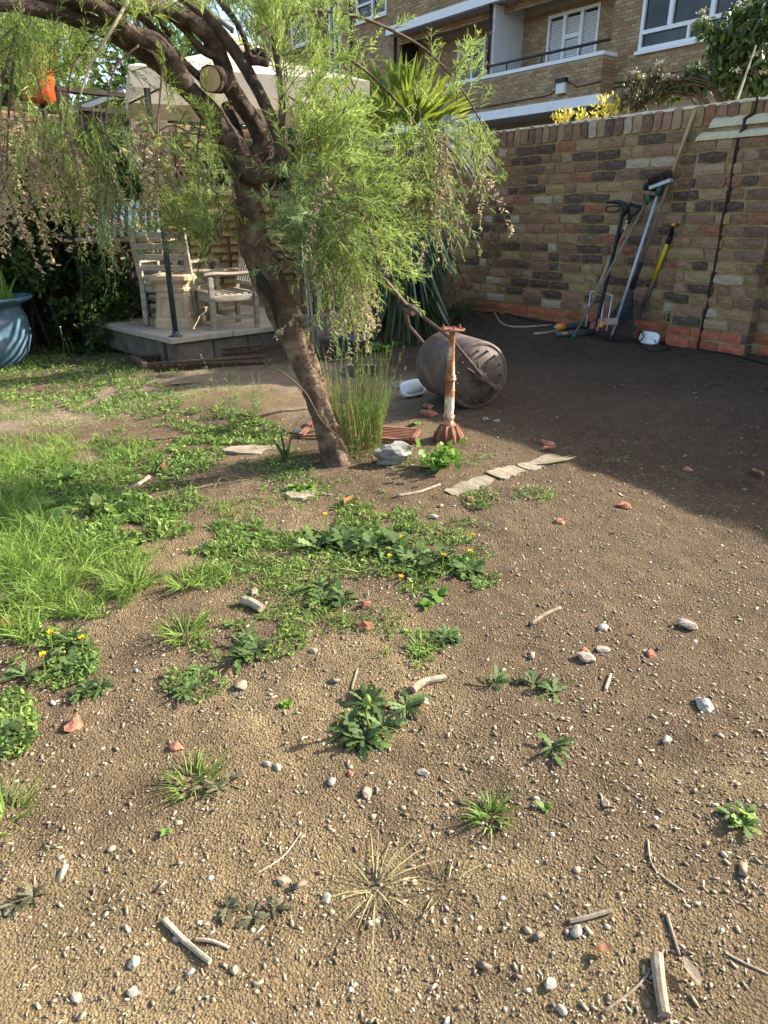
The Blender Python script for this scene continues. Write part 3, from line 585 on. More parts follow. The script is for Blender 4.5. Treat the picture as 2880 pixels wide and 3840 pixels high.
def build_shed():
    s = thing('garden_shed', 'dark timber shed with a pale sloping roof edge behind the hedge', 'shed', (-4.6, 9.3, -.15))
    a = PY(240, 437, 9.0); e = PY(470, 345, 9.0); m = MB()
    x0, x1 = a[0], e[0]; z0, z1 = a[2], e[2]
    m.add([(x0+.1, 9.05, -.2), (x1, 9.05, -.2), (x1, 9.05, z1-.05), (x0+.1, 9.05, z0-.0), (x0+.1, 10.6, -.2), (x1, 10.6, -.2), (x1, 10.6, z1-.05), (x0+.1, 10.6, z0)], [(0, 1, 2, 3), (5, 4, 7, 6), (0, 3, 7, 4), (1, 5, 6, 2), (3, 2, 6, 7)])
    m.build('wall', M['fence'], s); m = MB(); m.beam((x0-.05, 9.0, z0), (x1, 9.0, z1), .05, .05); m.build('roof_edge', M['pale'], s)
    m = MB(); m.beam((x0-.03, 9.85, z0+.05), (x1, 9.85, z1+.05), 1.6, .04); m.build('roof', M['tile'], s)
build_shed()
# ------------------------------------------------------------------ the leaning tamarisk
TY = 3.06
def tp(px, py, dy=0): return PY(px, py, TY+dy)
def bark_disp(seed, amp=.16, lump=.1):
    def f(a, l):
        c = np.stack([np.cos(a)*2.2, np.sin(a)*2.2, np.full_like(a, l*9)], -1); k = np.stack([np.cos(a)*6, np.sin(a)*6, np.full_like(a, l*26)], -1); e = np.stack([np.cos(a)*11, np.sin(a)*11, np.full_like(a, l*60)], -1)
        return (vn(c, seed)-.5)*2*lump+(vn(k, seed+1)-.5)*amp+(vn(e, seed+2)-.5)*amp*.8
    return f
def limb(pts, seed, name, parent, matl, n=18, sub=10, amp=.16, lump=.1):
    """pts: (px, py, dy, width in px)"""
    P = np.array([tp(a, b, c) for a, b, c, w in pts]); r = np.array([w/2*mpp(p) for p, (_, _, _, w) in zip(P, pts)])
    m = MB(); m.tube(P, r, n, True, bark_disp(seed, amp, lump), sub); return m.build(name, matl, parent, smooth=True), P
tree = thing('tamarisk_tree', 'leaning feathery tamarisk tree with rough brown bark and a sawn branch stub', 'tree', G(1262, 1722))
limb([(1285, 1790, 0, 120), (1262, 1715, 0, 100), (1225, 1600, .01, 84), (1180, 1470, .02, 86), (1135, 1345, .03, 96), (1085, 1230, .04, 112), (1035, 1120, .05, 118), (990, 1010, .06, 128), (962, 930, .07, 118), (945, 860, .08, 100), (938, 780, .08, 96), (930, 700, .08, 100), (925, 640, .08, 120), (915, 590, .08, 100)], 21, 'trunk', tree, M['bark'], 28, 14, .2, .16)
# scar and hollow on the trunk: raised strip, inner shade put into its colour
m = MB(); P = [tp(x, y, -.045) for x, y in ((962, 1000), (985, 1060), (1010, 1110), (1030, 1170), (1042, 1230))]; m.tube(P, [.004, .02, .016, .011, .003], 8, True, bark_disp(5, .5, .3), 6); m.build('hollow', M['clayin'], tree, smooth=True)
limbs = []
def L_(name, pts, seed, dark=True, **k):
    o, P = limb(pts, seed, name, tree, M['barkd'] if dark else M['bark'], **k); limbs.append(P); return P
L_('limb', [(915, 625, .08, 96), (880, 560, .06, 84), (835, 490, .03, 80), (780, 415, 0, 78), (700, 330, -.05, 74), (600, 240, -.1, 70), (490, 160, -.16, 66), (370, 100, -.22, 62), (230, 50, -.3, 60), (60, 20, -.38, 52), (-120, 10, -.45, 46)], 31)
L_('limb', [(930, 620, .1, 84), (985, 545, .12, 70), (955, 465, .12, 66), (905, 390, .1, 64), (862, 325, .08, 62), (838, 250, .05, 60), (800, 165, .02, 58), (745, 98, -.03, 60), (650, 45, -.1, 62), (500, 15, -.18, 60), (300, 5, -.28, 55), (100, -30, -.35, 45)], 41)
L_('limb', [(905, 640, .04, 84), (955, 655, .0, 76), (1010, 645, -.02, 66), (1048, 610, -.03, 56), (1052, 560, -.03, 46), (1036, 490, -.02, 44), (988, 380, 0, 44), (930, 272, .02, 44), (872, 182, .03, 42), (802, 95, .02, 44), (735, 35, -.02, 42), (660, -30, -.08, 40)], 51)
L_('limb', [(700, 325, -.1, 66), (600, 170, -.18, 62), (500, 130, -.22, 58), (380, 30, -.3, 52), (250, -20, -.36, 50)], 61)
L_('limb', [(770, 305, .0, 30), (690, 235, -.04, 28), (620, 150, -.1, 26), (545, 80, -.14, 24), (470, 30, -.2, 20)], 71)
L_('limb', [(1056, 470, -.02, 26), (1057, 390, -.02, 26), (1052, 310, -.03, 24), (1036, 210, -.04, 22), (1032, 158, -.04, 26)], 81)
L_('limb', [(842, 225, .05, 30), (770, 195, 0, 28), (735, 165, -.02, 26), (700, 120, -.04, 24), (640, 70, -.08, 18)], 83)
L_('limb', [(936, 212, .02, 22), (915, 140, .02, 22), (880, 75, .01, 22), (830, 15, 0, 20), (800, -30, 0, 18)], 85)
L_('limb', [(900, 225, .05, 34), (960, 228, .03, 34), (1006, 238, .02, 26)], 87)
L_('limb', [(910, 210, .05, 20), (975, 195, .05, 26), (1008, 228, .04, 24)], 89)
L_('limb', [(640, 130, -.1, 26), (615, 100, -.1, 24), (595, 50, -.1, 20)], 90)
L_('limb', [(880, 600, .12, 54), (890, 520, .13, 46), (870, 440, .14, 40), (845, 385, .14, 36)], 93)
# sawn stub
a = tp(845, 300, .07); c = tp(788, 297, -.07); m = MB(); m.tube([a, (a+c)/2, c], [.035, .047, .047], 16, True, bark_disp(7, .1, .06), 4); st = m.build('sawn_stub', M['barkd'], tree, smooth=True)
ax = unit(c-a); m = MB(); m.lathe(c, [(.0405, .0), (.0395, .004), (.001, .005)], 18, ax); m.build('cut_face', M['cutwood'], st)
m = MB(); m.lathe(tp(1032, 150, -.04), [(.016, 0), (.019, .006), (.012, .014)], 9); m.build('cut_end', M['barkd'], tree)
# long thin arching branches: (px,py,dy,w)
thin = [[(1040, 205, -.02, 12), (1150, 195, .05, 12), (1240, 200, .1, 12), (1330, 235, .15, 12), (1430, 320, .2, 11), (1530, 430, .25, 9), (1600, 520, .28, 7), (1680, 620, .3, 5)],
 [(960, 130, 0, 10), (1080, 62, .06, 11), (1180, 42, .1, 12), (1310, 55, .15, 12), (1450, 105, .2, 11), (1600, 190, .25, 9), (1720, 320, .3, 8), (1800, 450, .3, 6), (1850, 560, .3, 4)],
 [(1130, 420, .1, 9), (1260, 520, .1, 9), (1390, 625, .1, 9), (1375, 690, .1, 8), (1340, 790, .1, 6)],
 [(1260, 200, .1, 8), (1300, 260, .12, 8), (1330, 330, .12, 6)], [(1165, 195, .05, 7), (1172, 280, .05, 6)], [(1230, 205, .08, 7), (1280, 290, .08, 6), (1330, 360, .08, 5)],
 [(480, 0, -.3, 14), (420, 110, -.35, 12), (345, 230, -.35, 10), (315, 310, -.35, 8), (298, 370, -.35, 5)],
 [(60, 150, -.3, 12), (40, 330, -.3, 12), (30, 480, -.3, 8), (25, 640, -.3, 6)], [(110, 180, -.35, 8), (130, 240, -.35, 7), (90, 270, -.35, 5)],
 [(1050, 560, .1, 8), (1075, 660, .12, 7), (1108, 760, .12, 6), (1105, 900, .12, 4)], [(1480, 460, .25, 7), (1600, 480, .28, 6), (1700, 530, .3, 5), (1745, 640, .3, 3)],
 [(830, 520, 0, 8), (720, 500, -.1, 7), (640, 470, -.15, 6), (560, 520, -.2, 5)], [(520, 170, -.25, 9), (430, 260, -.3, 8), (400, 420, -.32, 6), (395, 620, -.32, 4)],
 [(610, 250, -.2, 9), (600, 360, -.25, 7), (590, 520, -.28, 6), (595, 720, -.28, 4)], [(380, 100, -.3, 10), (270, 260, -.36, 8), (250, 450, -.36, 6), (235, 640, -.36, 4)], [(760, 420, -.05, 8), (740, 560, -.08, 6), (745, 720, -.08, 5), (735, 900, -.08, 3)],
 [(90, 30, -.4, 10), (20, 260, -.42, 7), (0, 500, -.42, 5), (20, 720, -.42, 4)], [(900, 650, -.04, 8), (860, 760, -.05, 6), (800, 860, -.05, 4), (760, 960, -.05, 3)]]
thinP = []
for i, t in enumerate(thin):
    P = np.array([tp(a, b, c) for a, b, c, w in t]); r = [w/2*mpp(p) for p, (_, _, _, w) in zip(P, t)]; m = MB(); m.tube(P, r, 6, True, None, 6)
    m.build('branch', M['paletwig'] if i in (6, 8) else M['twig'], tree, smooth=True); thinP.append(smooth(P, np.ones(len(P)), 6)[0])
gre = MB(); blu = MB(); dry = MB(); stm = MB()
UPV = np.array([0, 0, 1.])
def cloud(cx, cy, rx, ry, n, dirpx, L=(.18, .34), dy=(-.25, .25), mb=None, droop=.25, spread=.35, nt=38, kind='g', tl=(.035, .09), w=.0029, sub=3):
    """sprays in an elliptical part of the crown; dirpx is the growing direction as seen (x right, y up)"""
    a = rng.uniform(0, 2*math.pi, n); r = np.sqrt(rng.uniform(0, 1, n)); B = np.array([tp(cx+rx*q*math.cos(b), cy+ry*q*math.sin(b), rng.uniform(*dy)) for b, q in zip(a, r)])
    D = np.array([dirpx[0], 0, dirpx[1]])+rng.normal(size=(n, 3))*spread
    l = rng.uniform(*L, n)
    if kind == 'd':
        sprays(stm, B, D, l, 3, (.02, .03), .003, droop, 0)
        sprays(dry, B, D, l, nt, (.014, .03), .0075, droop, 4, (.9, 1.5), .004, .3, stm, .55)
    else: sprays(mb if mb is not None else gre, B, D, l, nt, tl, w, droop, sub, (.4, .85), .0042, .6, stm)
# crown parts, left to right
cloud(140, 300, 90, 80, 16, (.1, .9), dy=(-.5, -.2)); cloud(60, 330, 90, 120, 14, (.2, .9))
cloud(120, 200, 190, 190, 52, (.25, 1)); cloud(60, 60, 160, 90, 30, (.1, 1)); cloud(330, 230, 190, 150, 34, (-.1, .8)); cloud(420, 80, 160, 90, 30, (0, 1), dy=(-.4, -.1))
cloud(180, 420, 190, 110, 34, (0, -.6)); cloud(60, 480, 70, 130, 14, (0, -1), kind='d', nt=60); cloud(15, 620, 20, 110, 9, (0, -1), kind='d', nt=60); cloud(235, 540, 50, 60, 18, (.1, -1), kind='d', nt=60); cloud(130, 520, 90, 50, 10, (.1, -1), kind='d', nt=60)
cloud(250, 570, 60, 60, 14, (.3, -1)); cloud(390, 560, 34, 100, 11, (.05, -1), mb=blu); cloud(390, 690, 40, 50, 9, (.05, -1), mb=blu); cloud(395, 660, 18, 50, 6, (0, -1), kind='d', nt=50)
cloud(575, 470, 28, 90, 11, (.05, -1), kind='d', nt=60); cloud(578, 620, 22, 70, 9, (.05, -1), kind='d', nt=60); cloud(590, 700, 40, 50, 7, (.1, -.7)); cloud(500, 380, 60, 40, 3, (0, -.4)); cloud(470, 470, 40, 60, 4, (.1, -1), mb=blu)
cloud(700, 480, 40, 90, 7, (-.1, -.3), mb=blu); cloud(770, 740, 40, 100, 13, (0, .4)); cloud(745, 850, 70, 80, 20, (-.2, .5)); cloud(780, 920, 60, 50, 12, (-.3, .4), mb=blu); cloud(640, 330, 60, 70, 12, (0, .6)); cloud(820, 560, 40, 70, 9, (-.2, .9))
cloud(560, 60, 80, 60, 12, (.2, 1)); cloud(880, 60, 140, 60, 22, (.2, 1), L=(.14, .26)); cloud(990, 130, 100, 120, 30, (.1, 1), L=(.14, .28)); cloud(1050, 90, 110, 70, 16, (.2, 1), L=(.14, .26)); cloud(1090, 280, 90, 120, 16, (.2, 1)); cloud(1180, 90, 90, 80, 12, (.1, 1), L=(.1, .2))
# the big soft mass right of the trunk
cloud(1150, 470, 90, 110, 26, (.4, .8)); cloud(1170, 600, 120, 130, 46, (.4, .6)); cloud(1260, 550, 100, 110, 32, (.2, .7)); cloud(1290, 690, 110, 130, 52, (.25, .2)); cloud(1320, 820, 80, 110, 38, (.2, -.3)); cloud(1180, 800, 110, 120, 36, (.2, .3), mb=blu); cloud(1290, 900, 75, 80, 24, (.1, -.7)); cloud(1400, 800, 60, 80, 12, (.8, .5)); cloud(1040, 760, 60, 120, 22, (.3, .2), mb=blu); cloud(1050, 880, 50, 80, 16, (.5, .2), mb=blu); cloud(1150, 960, 70, 70, 16, (.3, .2), mb=blu)
cloud(1300, 1010, 50, 40, 10, (.05, -1), mb=blu); cloud(1265, 1000, 30, 50, 8, (0, -1), kind='d', nt=50); cloud(1365, 1010, 22, 45, 7, (0, -1), kind='d', nt=50); cloud(1400, 950, 50, 60, 10, (.6, .2))
cloud(1240, 700, 120, 200, 18, (.1, -.9), kind='d', nt=30)
# right-hand cascades
cloud(1640, 330, 150, 110, 10, (.2, 1), L=(.12, .22), dy=(.05, .35), nt=22); cloud(1720, 260, 100, 80, 7, (.3, 1), L=(.12, .22), dy=(.1, .35), nt=20); cloud(1570, 480, 90, 90, 16, (.1, -.7), dy=(.05, .35)); cloud(1640, 560, 40, 100, 16, (.05, -1), kind='d', nt=46, dy=(.1, .35)); cloud(1560, 600, 40, 90, 14, (.05, -1), kind='d', nt=40, dy=(.1, .3)); cloud(1610, 680, 60, 70, 14, (.2, -.8), mb=blu, dy=(.1, .3)); cloud(1750, 470, 90, 80, 14, (.2, -.9), L=(.12, .22), nt=20, dy=(.1, .35)); cloud(1790, 620, 40, 60, 7, (.4, .8), L=(.1, .2), nt=18, dy=(.2, .35)); cloud(1800, 600, 24, 50, 5, (.2, -1), kind='d', nt=24, dy=(.2, .35)); cloud(1480, 600, 40, 90, 4, (.3, .7), dy=(.1, .3))
for P in thinP:
    Q, T = resample(P, max(4, int(len(P)/4))); D = T*.3+np.array([.1, 0, .55])+rng.normal(size=Q.shape)*.35; sprays(gre, Q, D, rng.uniform(.1, .24, len(Q)), 20, (.03, .07), .0034, .2, 3, (.4, .8), .004, .6, stm)
cr = gre.build('crown', M['tam'], tree, kind=None); blu.build('crown', M['tamblue'], tree); dry.build('seed_heads', M['tamdry'], tree); stm.build('twigs', M['twig'], tree)
# upright shoots round the foot of the trunk
def shoots():
    b = G(1330, 1712); m = MB(); n = 120
    B = np.array([G(1275+rng.uniform(-20, 150), 1700+rng.uniform(-28, 26)) for _ in range(n)]); D = np.c_[rng.normal(.0, .13, n)+ (B[:, 0]-b[0])*.8, rng.normal(.0, .15, n), np.ones(n)]
    Ln = rng.uniform(.18, .56, n); blades(m, B, D, Ln, .0042, rdir(n)*.06, prof=(1, .9, .8, .6))
    sprays(m, B+D*.05, D, Ln*.95, 18, (.025, .05), .0032, .02, 1, (.2, .5), .0035, .5)
    m.build('shoots', M['shoot'], tree)
    m = MB(); B = np.array([G(1310+rng.uniform(-60, 60), 1700+rng.uniform(-40, 10)) for _ in range(26)])+np.array([0, 0, .05]); D = np.c_[rng.normal(-.02, .2, 26), rng.normal(0, .15, 26), np.ones(26)]
    sprays(m, B, D, rng.uniform(.12, .3, 26), 34, (.025, .05), .003, .05, 2); m.build('shoots', M['tamblue'], tree)
    m = MB(); P = [tp(x, y, d) for x, y, d in ((1035, 1380, -.3), (1090, 1420, -.2), (1150, 1480, -.12), (1200, 1570, -.07), (1265, 1640, -.05))]; m.tube(P, [.002, .003, .004, .004, .004], 6, True, None, 4); m.build('branch', M['twig'], tree)
shoots()
def seedling(px, py, h, n, label):
    g = G(px, py); m = MB(); B = np.repeat(g[None], n, 0)+rng.normal(size=(n, 3))*[.02, .02, .0]; D = np.c_[rng.normal(0, .22, n), rng.normal(0, .2, n), np.ones(n)]
    sprays(m, B, D, h*rng.uniform(.7, 1.05, n), 34, (.03, .08), .0034, .05, 2); solo(m, 'tamarisk_sapling', M['tamblue'], label, 'sapling', g)
seedling(880, 1580, .42, 4, 'thin feathery green sapling standing in front of the corrugated edging'); seedling(960, 1560, .26, 4, 'low feathery sapling on the sandy path beside the trunk'); seedling(1120, 1270, .25, 3, 'little feathery sapling beside the paved platform')
# ------------------------------------------------------------------ palm against the wall
def fan(m, c, axis, upd, n=22, L=.6, W=.035, spread=2.2, droop=.15, prof=(.5, 1, .9, .6), jit=.04):
    axis = unit(np.asarray(axis, float)); s = unit(np.cross(axis, upd)); a = np.linspace(-spread/2, spread/2, n)+rng.normal(size=n)*jit
    D = np.outer(np.cos(a), axis)+np.outer(np.sin(a), s); nn = np.cross(axis, s); blades(m, np.repeat(c[None], n, 0), D, L*(1-.25*np.abs(a)/spread*2)*rng.uniform(.9, 1.05, n), W, np.array([0, 0, -droop])+rng.normal(size=(n, 3))*.03, prof, side=np.cross(D, nn)+nn*rng.uniform(-.4, .4, (n, 1)))
def build_palm():
    yb = 6.75; base = PY(1500, 1180, yb); base[2] = gz(base[0], base[1]); p = thing('fan_palm', 'shaggy fan palm with yellow-green crown and hanging skirt of leaves', 'palm', base)
    top = PY(1525, 575, yb); m = MB(); m.tube([base+[0, 0, -.05], (base+top)/2+[.02, 0, 0], top], [.11, .10, .10], 12, True, bark_disp(3, .5, .2), 8); m.build('trunk', M['barkd'], p)
    R = np.array([1., 0, 0]); cen = top+np.array([0, 0, .02])
    for (dx, dz, dy, L, n) in [(-.8, 1.1, -.1, .95, 20), (-.45, 1.35, -.15, 1.0, 20), (-.1, 1.3, -.1, .95, 18), (.35, 1.2, .0, .95, 18), (.75, .9, -.2, .85, 18), (-1.0, .55, -.3, .8, 16), (.2, .9, -.6, .75, 18), (-.5, .6, -.5, .75, 16), (.9, .3, -.3, .8, 16)]:
        ax = unit(np.array([dx, dy, dz])); m = MB(); h = cen+ax*.22; m.tube([cen, cen+ax*.12, h], [.012, .009, .007], 6); fan(m, h, ax, [0, -1, .25], n, L*.72, .036, 1.4, .2); m.build('frond', M['palm'], p)
    for (dx, dz, dy, L, x0) in [(.75, .45, -.3, 1.0, .12), (.9, .25, -.2, 1.05, .2), (1.0, .6, -.1, 1.1, .25), (.6, .2, -.4, .9, .1)]:
        ax = unit(np.array([dx, dy, dz])); m = MB(); h = cen+ax*.3; m.tube([cen, h], [.012, .008], 6); fan(m, h, ax, [0, -1, .3], 14, L*.6, .022, 1.3, .75, (.8, 1, .8, .5, .3)); m.build('frond', M['palmpale'], p)
    m = MB(); n = 380; t = rng.uniform(.0, 1, n); a = rng.uniform(0, 2*math.pi, n); B = top+np.c_[np.cos(a)*.09, np.sin(a)*.09, -t*1.15+.02]
    D = np.c_[np.cos(a)*.5, np.sin(a)*.5, -np.ones(n)*rng.uniform(.4, 1.2, n)]; blades(m, B, D, rng.uniform(.35, .75, n), .03, np.array([0, 0, -.45]), (.6, 1, .9, .6)); m.build('hanging_leaves', M['palmdk'], p)
    m = MB(); n = 46; t = rng.uniform(.2, 1, n); a = rng.uniform(-2.6, .4, n); B = top+np.c_[np.cos(a)*.11, np.sin(a)*.11, -t*1.0]; D = np.c_[np.cos(a)*.6+.2, np.sin(a)*.5, -np.ones(n)*.8]; blades(m, B, D, rng.uniform(.3, .6, n), .022, np.array([0, 0, -.4]), (.6, 1, .9, .6)); m.build('hanging_leaves', M['palmpale'], p)
build_palm()
def clump(px, py, n, L, W, matk, name, label, cat, spread=.55, droop=.6, rad=.08, y=None, group=None, prof=(.7, 1, .9, .7, .4)):
    g = G(px, py); m = MB(); a = rng.uniform(0, 2*math.pi, n); r = rad*np.sqrt(rng.uniform(0, 1, n)); x = g[0]+r*np.cos(a); yy = g[1]+r*np.sin(a); B = np.c_[x, yy, gfull(x, yy)]
    D = np.c_[np.cos(a)*spread*rng.uniform(.2, 1.2, n), np.sin(a)*spread*rng.uniform(.2, 1.2, n), np.ones(n)]; blades(m, B, D, rng.uniform(.6, 1.05, n)*L, W, np.c_[np.cos(a)*.25, np.sin(a)*.25, -np.ones(n)*droop*rng.uniform(.3, 1.1, n)], prof)
    return solo(m, name, M[matk], label, cat, g, group)
clump(1475, 1200, 60, .8, .035, 'strap', 'strap_leaf_plant', 'clump of broad dark strap leaves at the foot of the palm', 'plant', .3, .25, .16)
clump(1620, 1190, 90, .75, .012, 'straw', 'withered_grass', 'straw coloured withered grass clump behind the roller', 'grass clump', .7, .7, .15)
clump(1690, 1195, 110, .62, .013, 'strap', 'arching_grass', 'arching grassy clump with pale leaves between roller and wall', 'grass clump', .9, .9, .1)
clump(1545, 1180, 110, 1.0, .014, 'strap', 'tall_grass', 'tall dark reedy grass in the corner below the palm', 'grass clump', .45, .45, .25)
clump(1790, 1150, 26, .75, .014, 'strap', 'sprouting_grass', 'few long drooping grass leaves against the wall bricks', 'grass clump', .5, .7, .05)
clump(1420, 1230, 50, .55, .03, 'strap', 'strap_leaf_plant', 'pale strap leaf clump beside the grey plant pots', 'plant', .6, .7, .12)
clump(1350, 1240, 60, .45, .016, 'straw', 'withered_grass', 'withered grass in front of the grey plant pots', 'grass clump', .7, .7, .15)
# ------------------------------------------------------------------ leafy masses
def leafmass(m, cs, n, leaf=(.05, .09), w=.5, up=.2, prof=LEAF, hang=0):
    """leaves through ellipsoids: cs = [(centre, radii)]"""
    tot = sum(r[0]*r[1]*r[2] for _, r in cs)
    for c, r in cs:
        k = int(n*r[0]*r[1]*r[2]/tot); d = rdir(k); rad = rng.uniform(.45, 1.0, k)**.5; no = vn(d*2.3+np.asarray(c)*3, 9); P = np.asarray(c)+d*np.asarray(r)*(rad*(.72+.5*no))[:, None]
        dens = vn(P*3.2, 4) > .40; P = P[dens]; d = d[dens]; L = rng.uniform(*leaf, len(P)); D = unit(d+rdir(len(P))*.9+np.array([0, 0, up])); blades(m, P, D, L, L*w, np.array([0, 0, -hang])+rdir(len(P))*.15, prof)
    return m
def build_hedge():
    g = np.array([-3.6, 7.0, -.17]); h = thing('hedge', 'dark dense climber hedge filling the shaded corner behind the blue pot', 'hedge', g)
    m = MB(); cs = [((x, y, z), (.55, .5, .5)) for x in (-5.2, -4.5, -3.8, -3.2) for z in (.2, .75, 1.3) for y in (7.2,)]+[((-2.75, 7.45, z), (.34, .4, .5)) for z in (.2, .8, 1.3)]+[((-5.0, 6.3, z), (.6, .6, .6)) for z in (.2, .9)]
    leafmass(m, cs, 90000, (.04, .085), .42); m.build('foliage', M['hedge'], h)
    m = MB()
    for i in range(14):
        x = -5+i*.18; m.tube([(x, 7.4, -.2), (x+random.uniform(-.2, .2), 7.3, .7), (x+random.uniform(-.3, .3), 7.2, 1.4)], [.02, .015, .008], 6)
    m.build('stems', M['barkd'], h); m = MB(); m.box((-4.1, 7.75, .6), (3.2, .04, 1.75)); m.build('backing_fence', M['fence'], h)
build_hedge()
def bg_tree(x, y, z0, h, r, n, label, matk='bgleaf', leaf=(.09, .16), name='garden_tree'):
    t = thing(name, label, 'tree', (x, y, z0)); m = MB(); m.tube([(x, y, z0-.1), (x+.1, y, z0+h*.3), (x-.05, y+.1, z0+h*.6)], [.13, .1, .05], 8, True, bark_disp(2), 6)
    for i in range(6):
        a = i*1.05; m.tube([(x, y, z0+h*(.25+.05*i)), (x+math.cos(a)*r*.5, y+math.sin(a)*r*.5, z0+h*(.45+.06*i)), (x+math.cos(a)*r*.8, y+math.sin(a)*r*.8, z0+h*(.55+.06*i))], [.05, .03, .012], 6)
    m.build('trunk', M['barkd'], t); cs = [((x+random.uniform(-.6, .6)*r, y+random.uniform(-.5, .5)*r, z0+h*random.uniform(.35, .85)), (r*.5, r*.5, h*.17)) for _ in range(11)]
    m = MB(); leafmass(m, cs, n, leaf, .5); m.build('crown', M[matk], t)
bg_tree(-5.6, 11.5, 0, 4.6, 1.9, 11000, 'leafy green tree behind the hedge on the far left side'); bg_tree(-3.3, 12.6, 0, 3.6, 1.5, 8000, 'lower green tree behind the trellis and parasol'); bg_tree(-7.8, 9.6, 0, 4.4, 1.7, 9000, 'pale green tree beside the dark hedge', 'bgleaf'); bg_tree(-4.9, 15.5, 0, 5.6, 2.2, 9000, 'taller tree rising behind the shed roof')
bg_tree(-1.4, 11.6, 0, 2.5, 1.1, 6000, 'small bushy tree behind the corner of the brick walls')
# shrub with cream flower heads behind the wall
def build_viburnum():
    b = FP(2.9, QW+.75, 0); v = thing('flowering_shrub', 'dark green shrub with cream flower clusters behind the brick wall', 'shrub', b)
    m = MB(); red = MB(); fl = MB(); st = MB(); tw = []
    pts = [(2860, 60, 60), (2800, 130, 80), (2720, 120, 70), (2640, 90, 40), (2760, 200, 80), (2850, 230, 70), (2690, 190, 45), (2700, 280, 60), (2620, 300, 50), (2570, 320, 45), (2790, 300, 70), (2860, 320, 50), (2520, 340, 35), (2870, 140, 60), (2600, 260, 30), (2880, 20, 60), (2780, 50, 40)]
    for (x, y, r) in pts:
        c = PW(x, y, QW+.75); rr = r*mpp(c)*1.05; k = int(110*(r/50)**2); P = c+rdir(k)*rng.uniform(.2, 1, (k, 1))*[rr, rr*1.6, rr]; L = rng.uniform(.05, .085, k); blades(m, P, rdir(k)*.8+np.array([0, 0, -.8]), L, L*.5, rdir(k)*.2, LEAF); tw.append(c)
        for _ in range(2 if r > 30 else 1):
            q = c+np.array([rng.uniform(-.8, .8)*rr, -rr*.7, rng.uniform(0, .8)*rr]); kk = 26; Q = q+rng.normal(size=(kk, 3))*[.022, .022, .008]; blades(fl, Q, rdir(kk)+[0, 0, .6], .016, .014, None, (.6, 1))
    for (x, y, r) in [(2370, 300, 35), (2400, 320, 40), (2460, 270, 40), (2450, 310, 35), (2350, 370, 35), (2420, 360, 40), (2480, 330, 35), (2500, 300, 20), (2390, 380, 30)]:
        c = PW(x, y, QW+.6); rr = r*mpp(c)*1.1; k = 60; P = c+rdir(k)*rng.uniform(.2, 1, (k, 1))*[rr, rr, rr]; L = rng.uniform(.045, .075, k); blades(red, P, rdir(k)*.6+np.array([0, 0, -.9]), L, L*.45, rdir(k)*.2, LEAF); tw.append(c)
        q = c+np.array([0, -rr*.5, rr*.6]); Q = q+rng.normal(size=(26, 3))*[.022, .022, .008]; blades(fl, Q, rdir(26)+[0, 0, .6], .015, .013, None, (.6, 1))
    for c in tw: st.tube([FP(2.9+random.uniform(-.3, .6), QW+.8, .1), (c+FP(2.9, QW+.8, 1.2))/2+np.array([0, 0, .25]), c], [.014, .009, .004], 6, True, None, 4)
    m.build('foliage', M['vib'], v); red.build('foliage', M['vibred'], v); fl.build('flower_clusters', M['petal'], v); st.build('stems', M['twig'], v)
    a = PW(2775, 345, QW+.35); c = PW(2835, 170, QW+.5); k = MB(); k.tube([a-(c-a)*3, a, c], [.012, .011, .006], 7); k.build('stem', M['paletwig'], v)
build_viburnum()
def build_euonymus():
    v = thing('variegated_shrub', 'yellow variegated shrub peeping over the brick wall', 'shrub', FP(4.3, QW+.5, 0)); m = MB(); st = MB()
    for (x, y) in [(2085, 455), (2110, 440), (2135, 430), (2155, 445), (2185, 445), (2210, 435), (2235, 440), (2255, 430), (2275, 400), (2290, 420), (2305, 395), (2265, 375), (2100, 460), (2170, 455), (2240, 455), (2300, 440)]:
        c = PW(x, y, QW+.5); k = 18; P = c+rng.normal(size=(k, 3))*[.03, .03, .035]; blades(m, P, rdir(k)*.7+[0, 0, .9], rng.uniform(.035, .06, k), .02, rdir(k)*.2, LEAF); st.tube([FP(4.3+random.uniform(-.2, .2), QW+.5, .2), c], [.01, .003], 5)
    m.build('foliage', M['euon'], v); st.build('stems', M['twig'], v)
build_euonymus()
# ------------------------------------------------------------------ paved platform with its furniture
ZP = .145
A_ = unit(np.array([.72, .694, 0])); B_ = np.array([-A_[1], A_[0], 0]); C0 = PZ(640, 1270, ZP)
def pp(a, b, z=0): return C0+A_*a+B_*b+np.array([0, 0, z])
XF = np.stack([A_, B_, [0, 0, 1.]], 1)
plat = thing('paved_platform', 'low platform of pale paving slabs on rough blocks', 'platform', pp(.8, .7, -.25))
for i, (a0, a1) in enumerate(((0, .62), (.63, 1.25), (1.26, 1.88))):
    for (b0, b1) in ((0, .6), (.61, 1.2), (1.21, 1.8)):
        m = MB(); m.box(pp((a0+a1)/2, (b0+b1)/2, -.026+random.uniform(-.003, .002)), (a1-a0, b1-b0, .048), XF, .004); m.build('slab', M['slab'], plat)
for i in range(5):
    m = MB(); m.box(pp(.07+i*.37+.18, .14, -.16), (.36, .2, .2), XF, .008); m.build('block', M['block'], plat); m = MB(); m.box(pp(.14, .26+.37*i+.18, -.16), (.2, .36, .2), XF, .008); m.build('block', M['block'], plat)
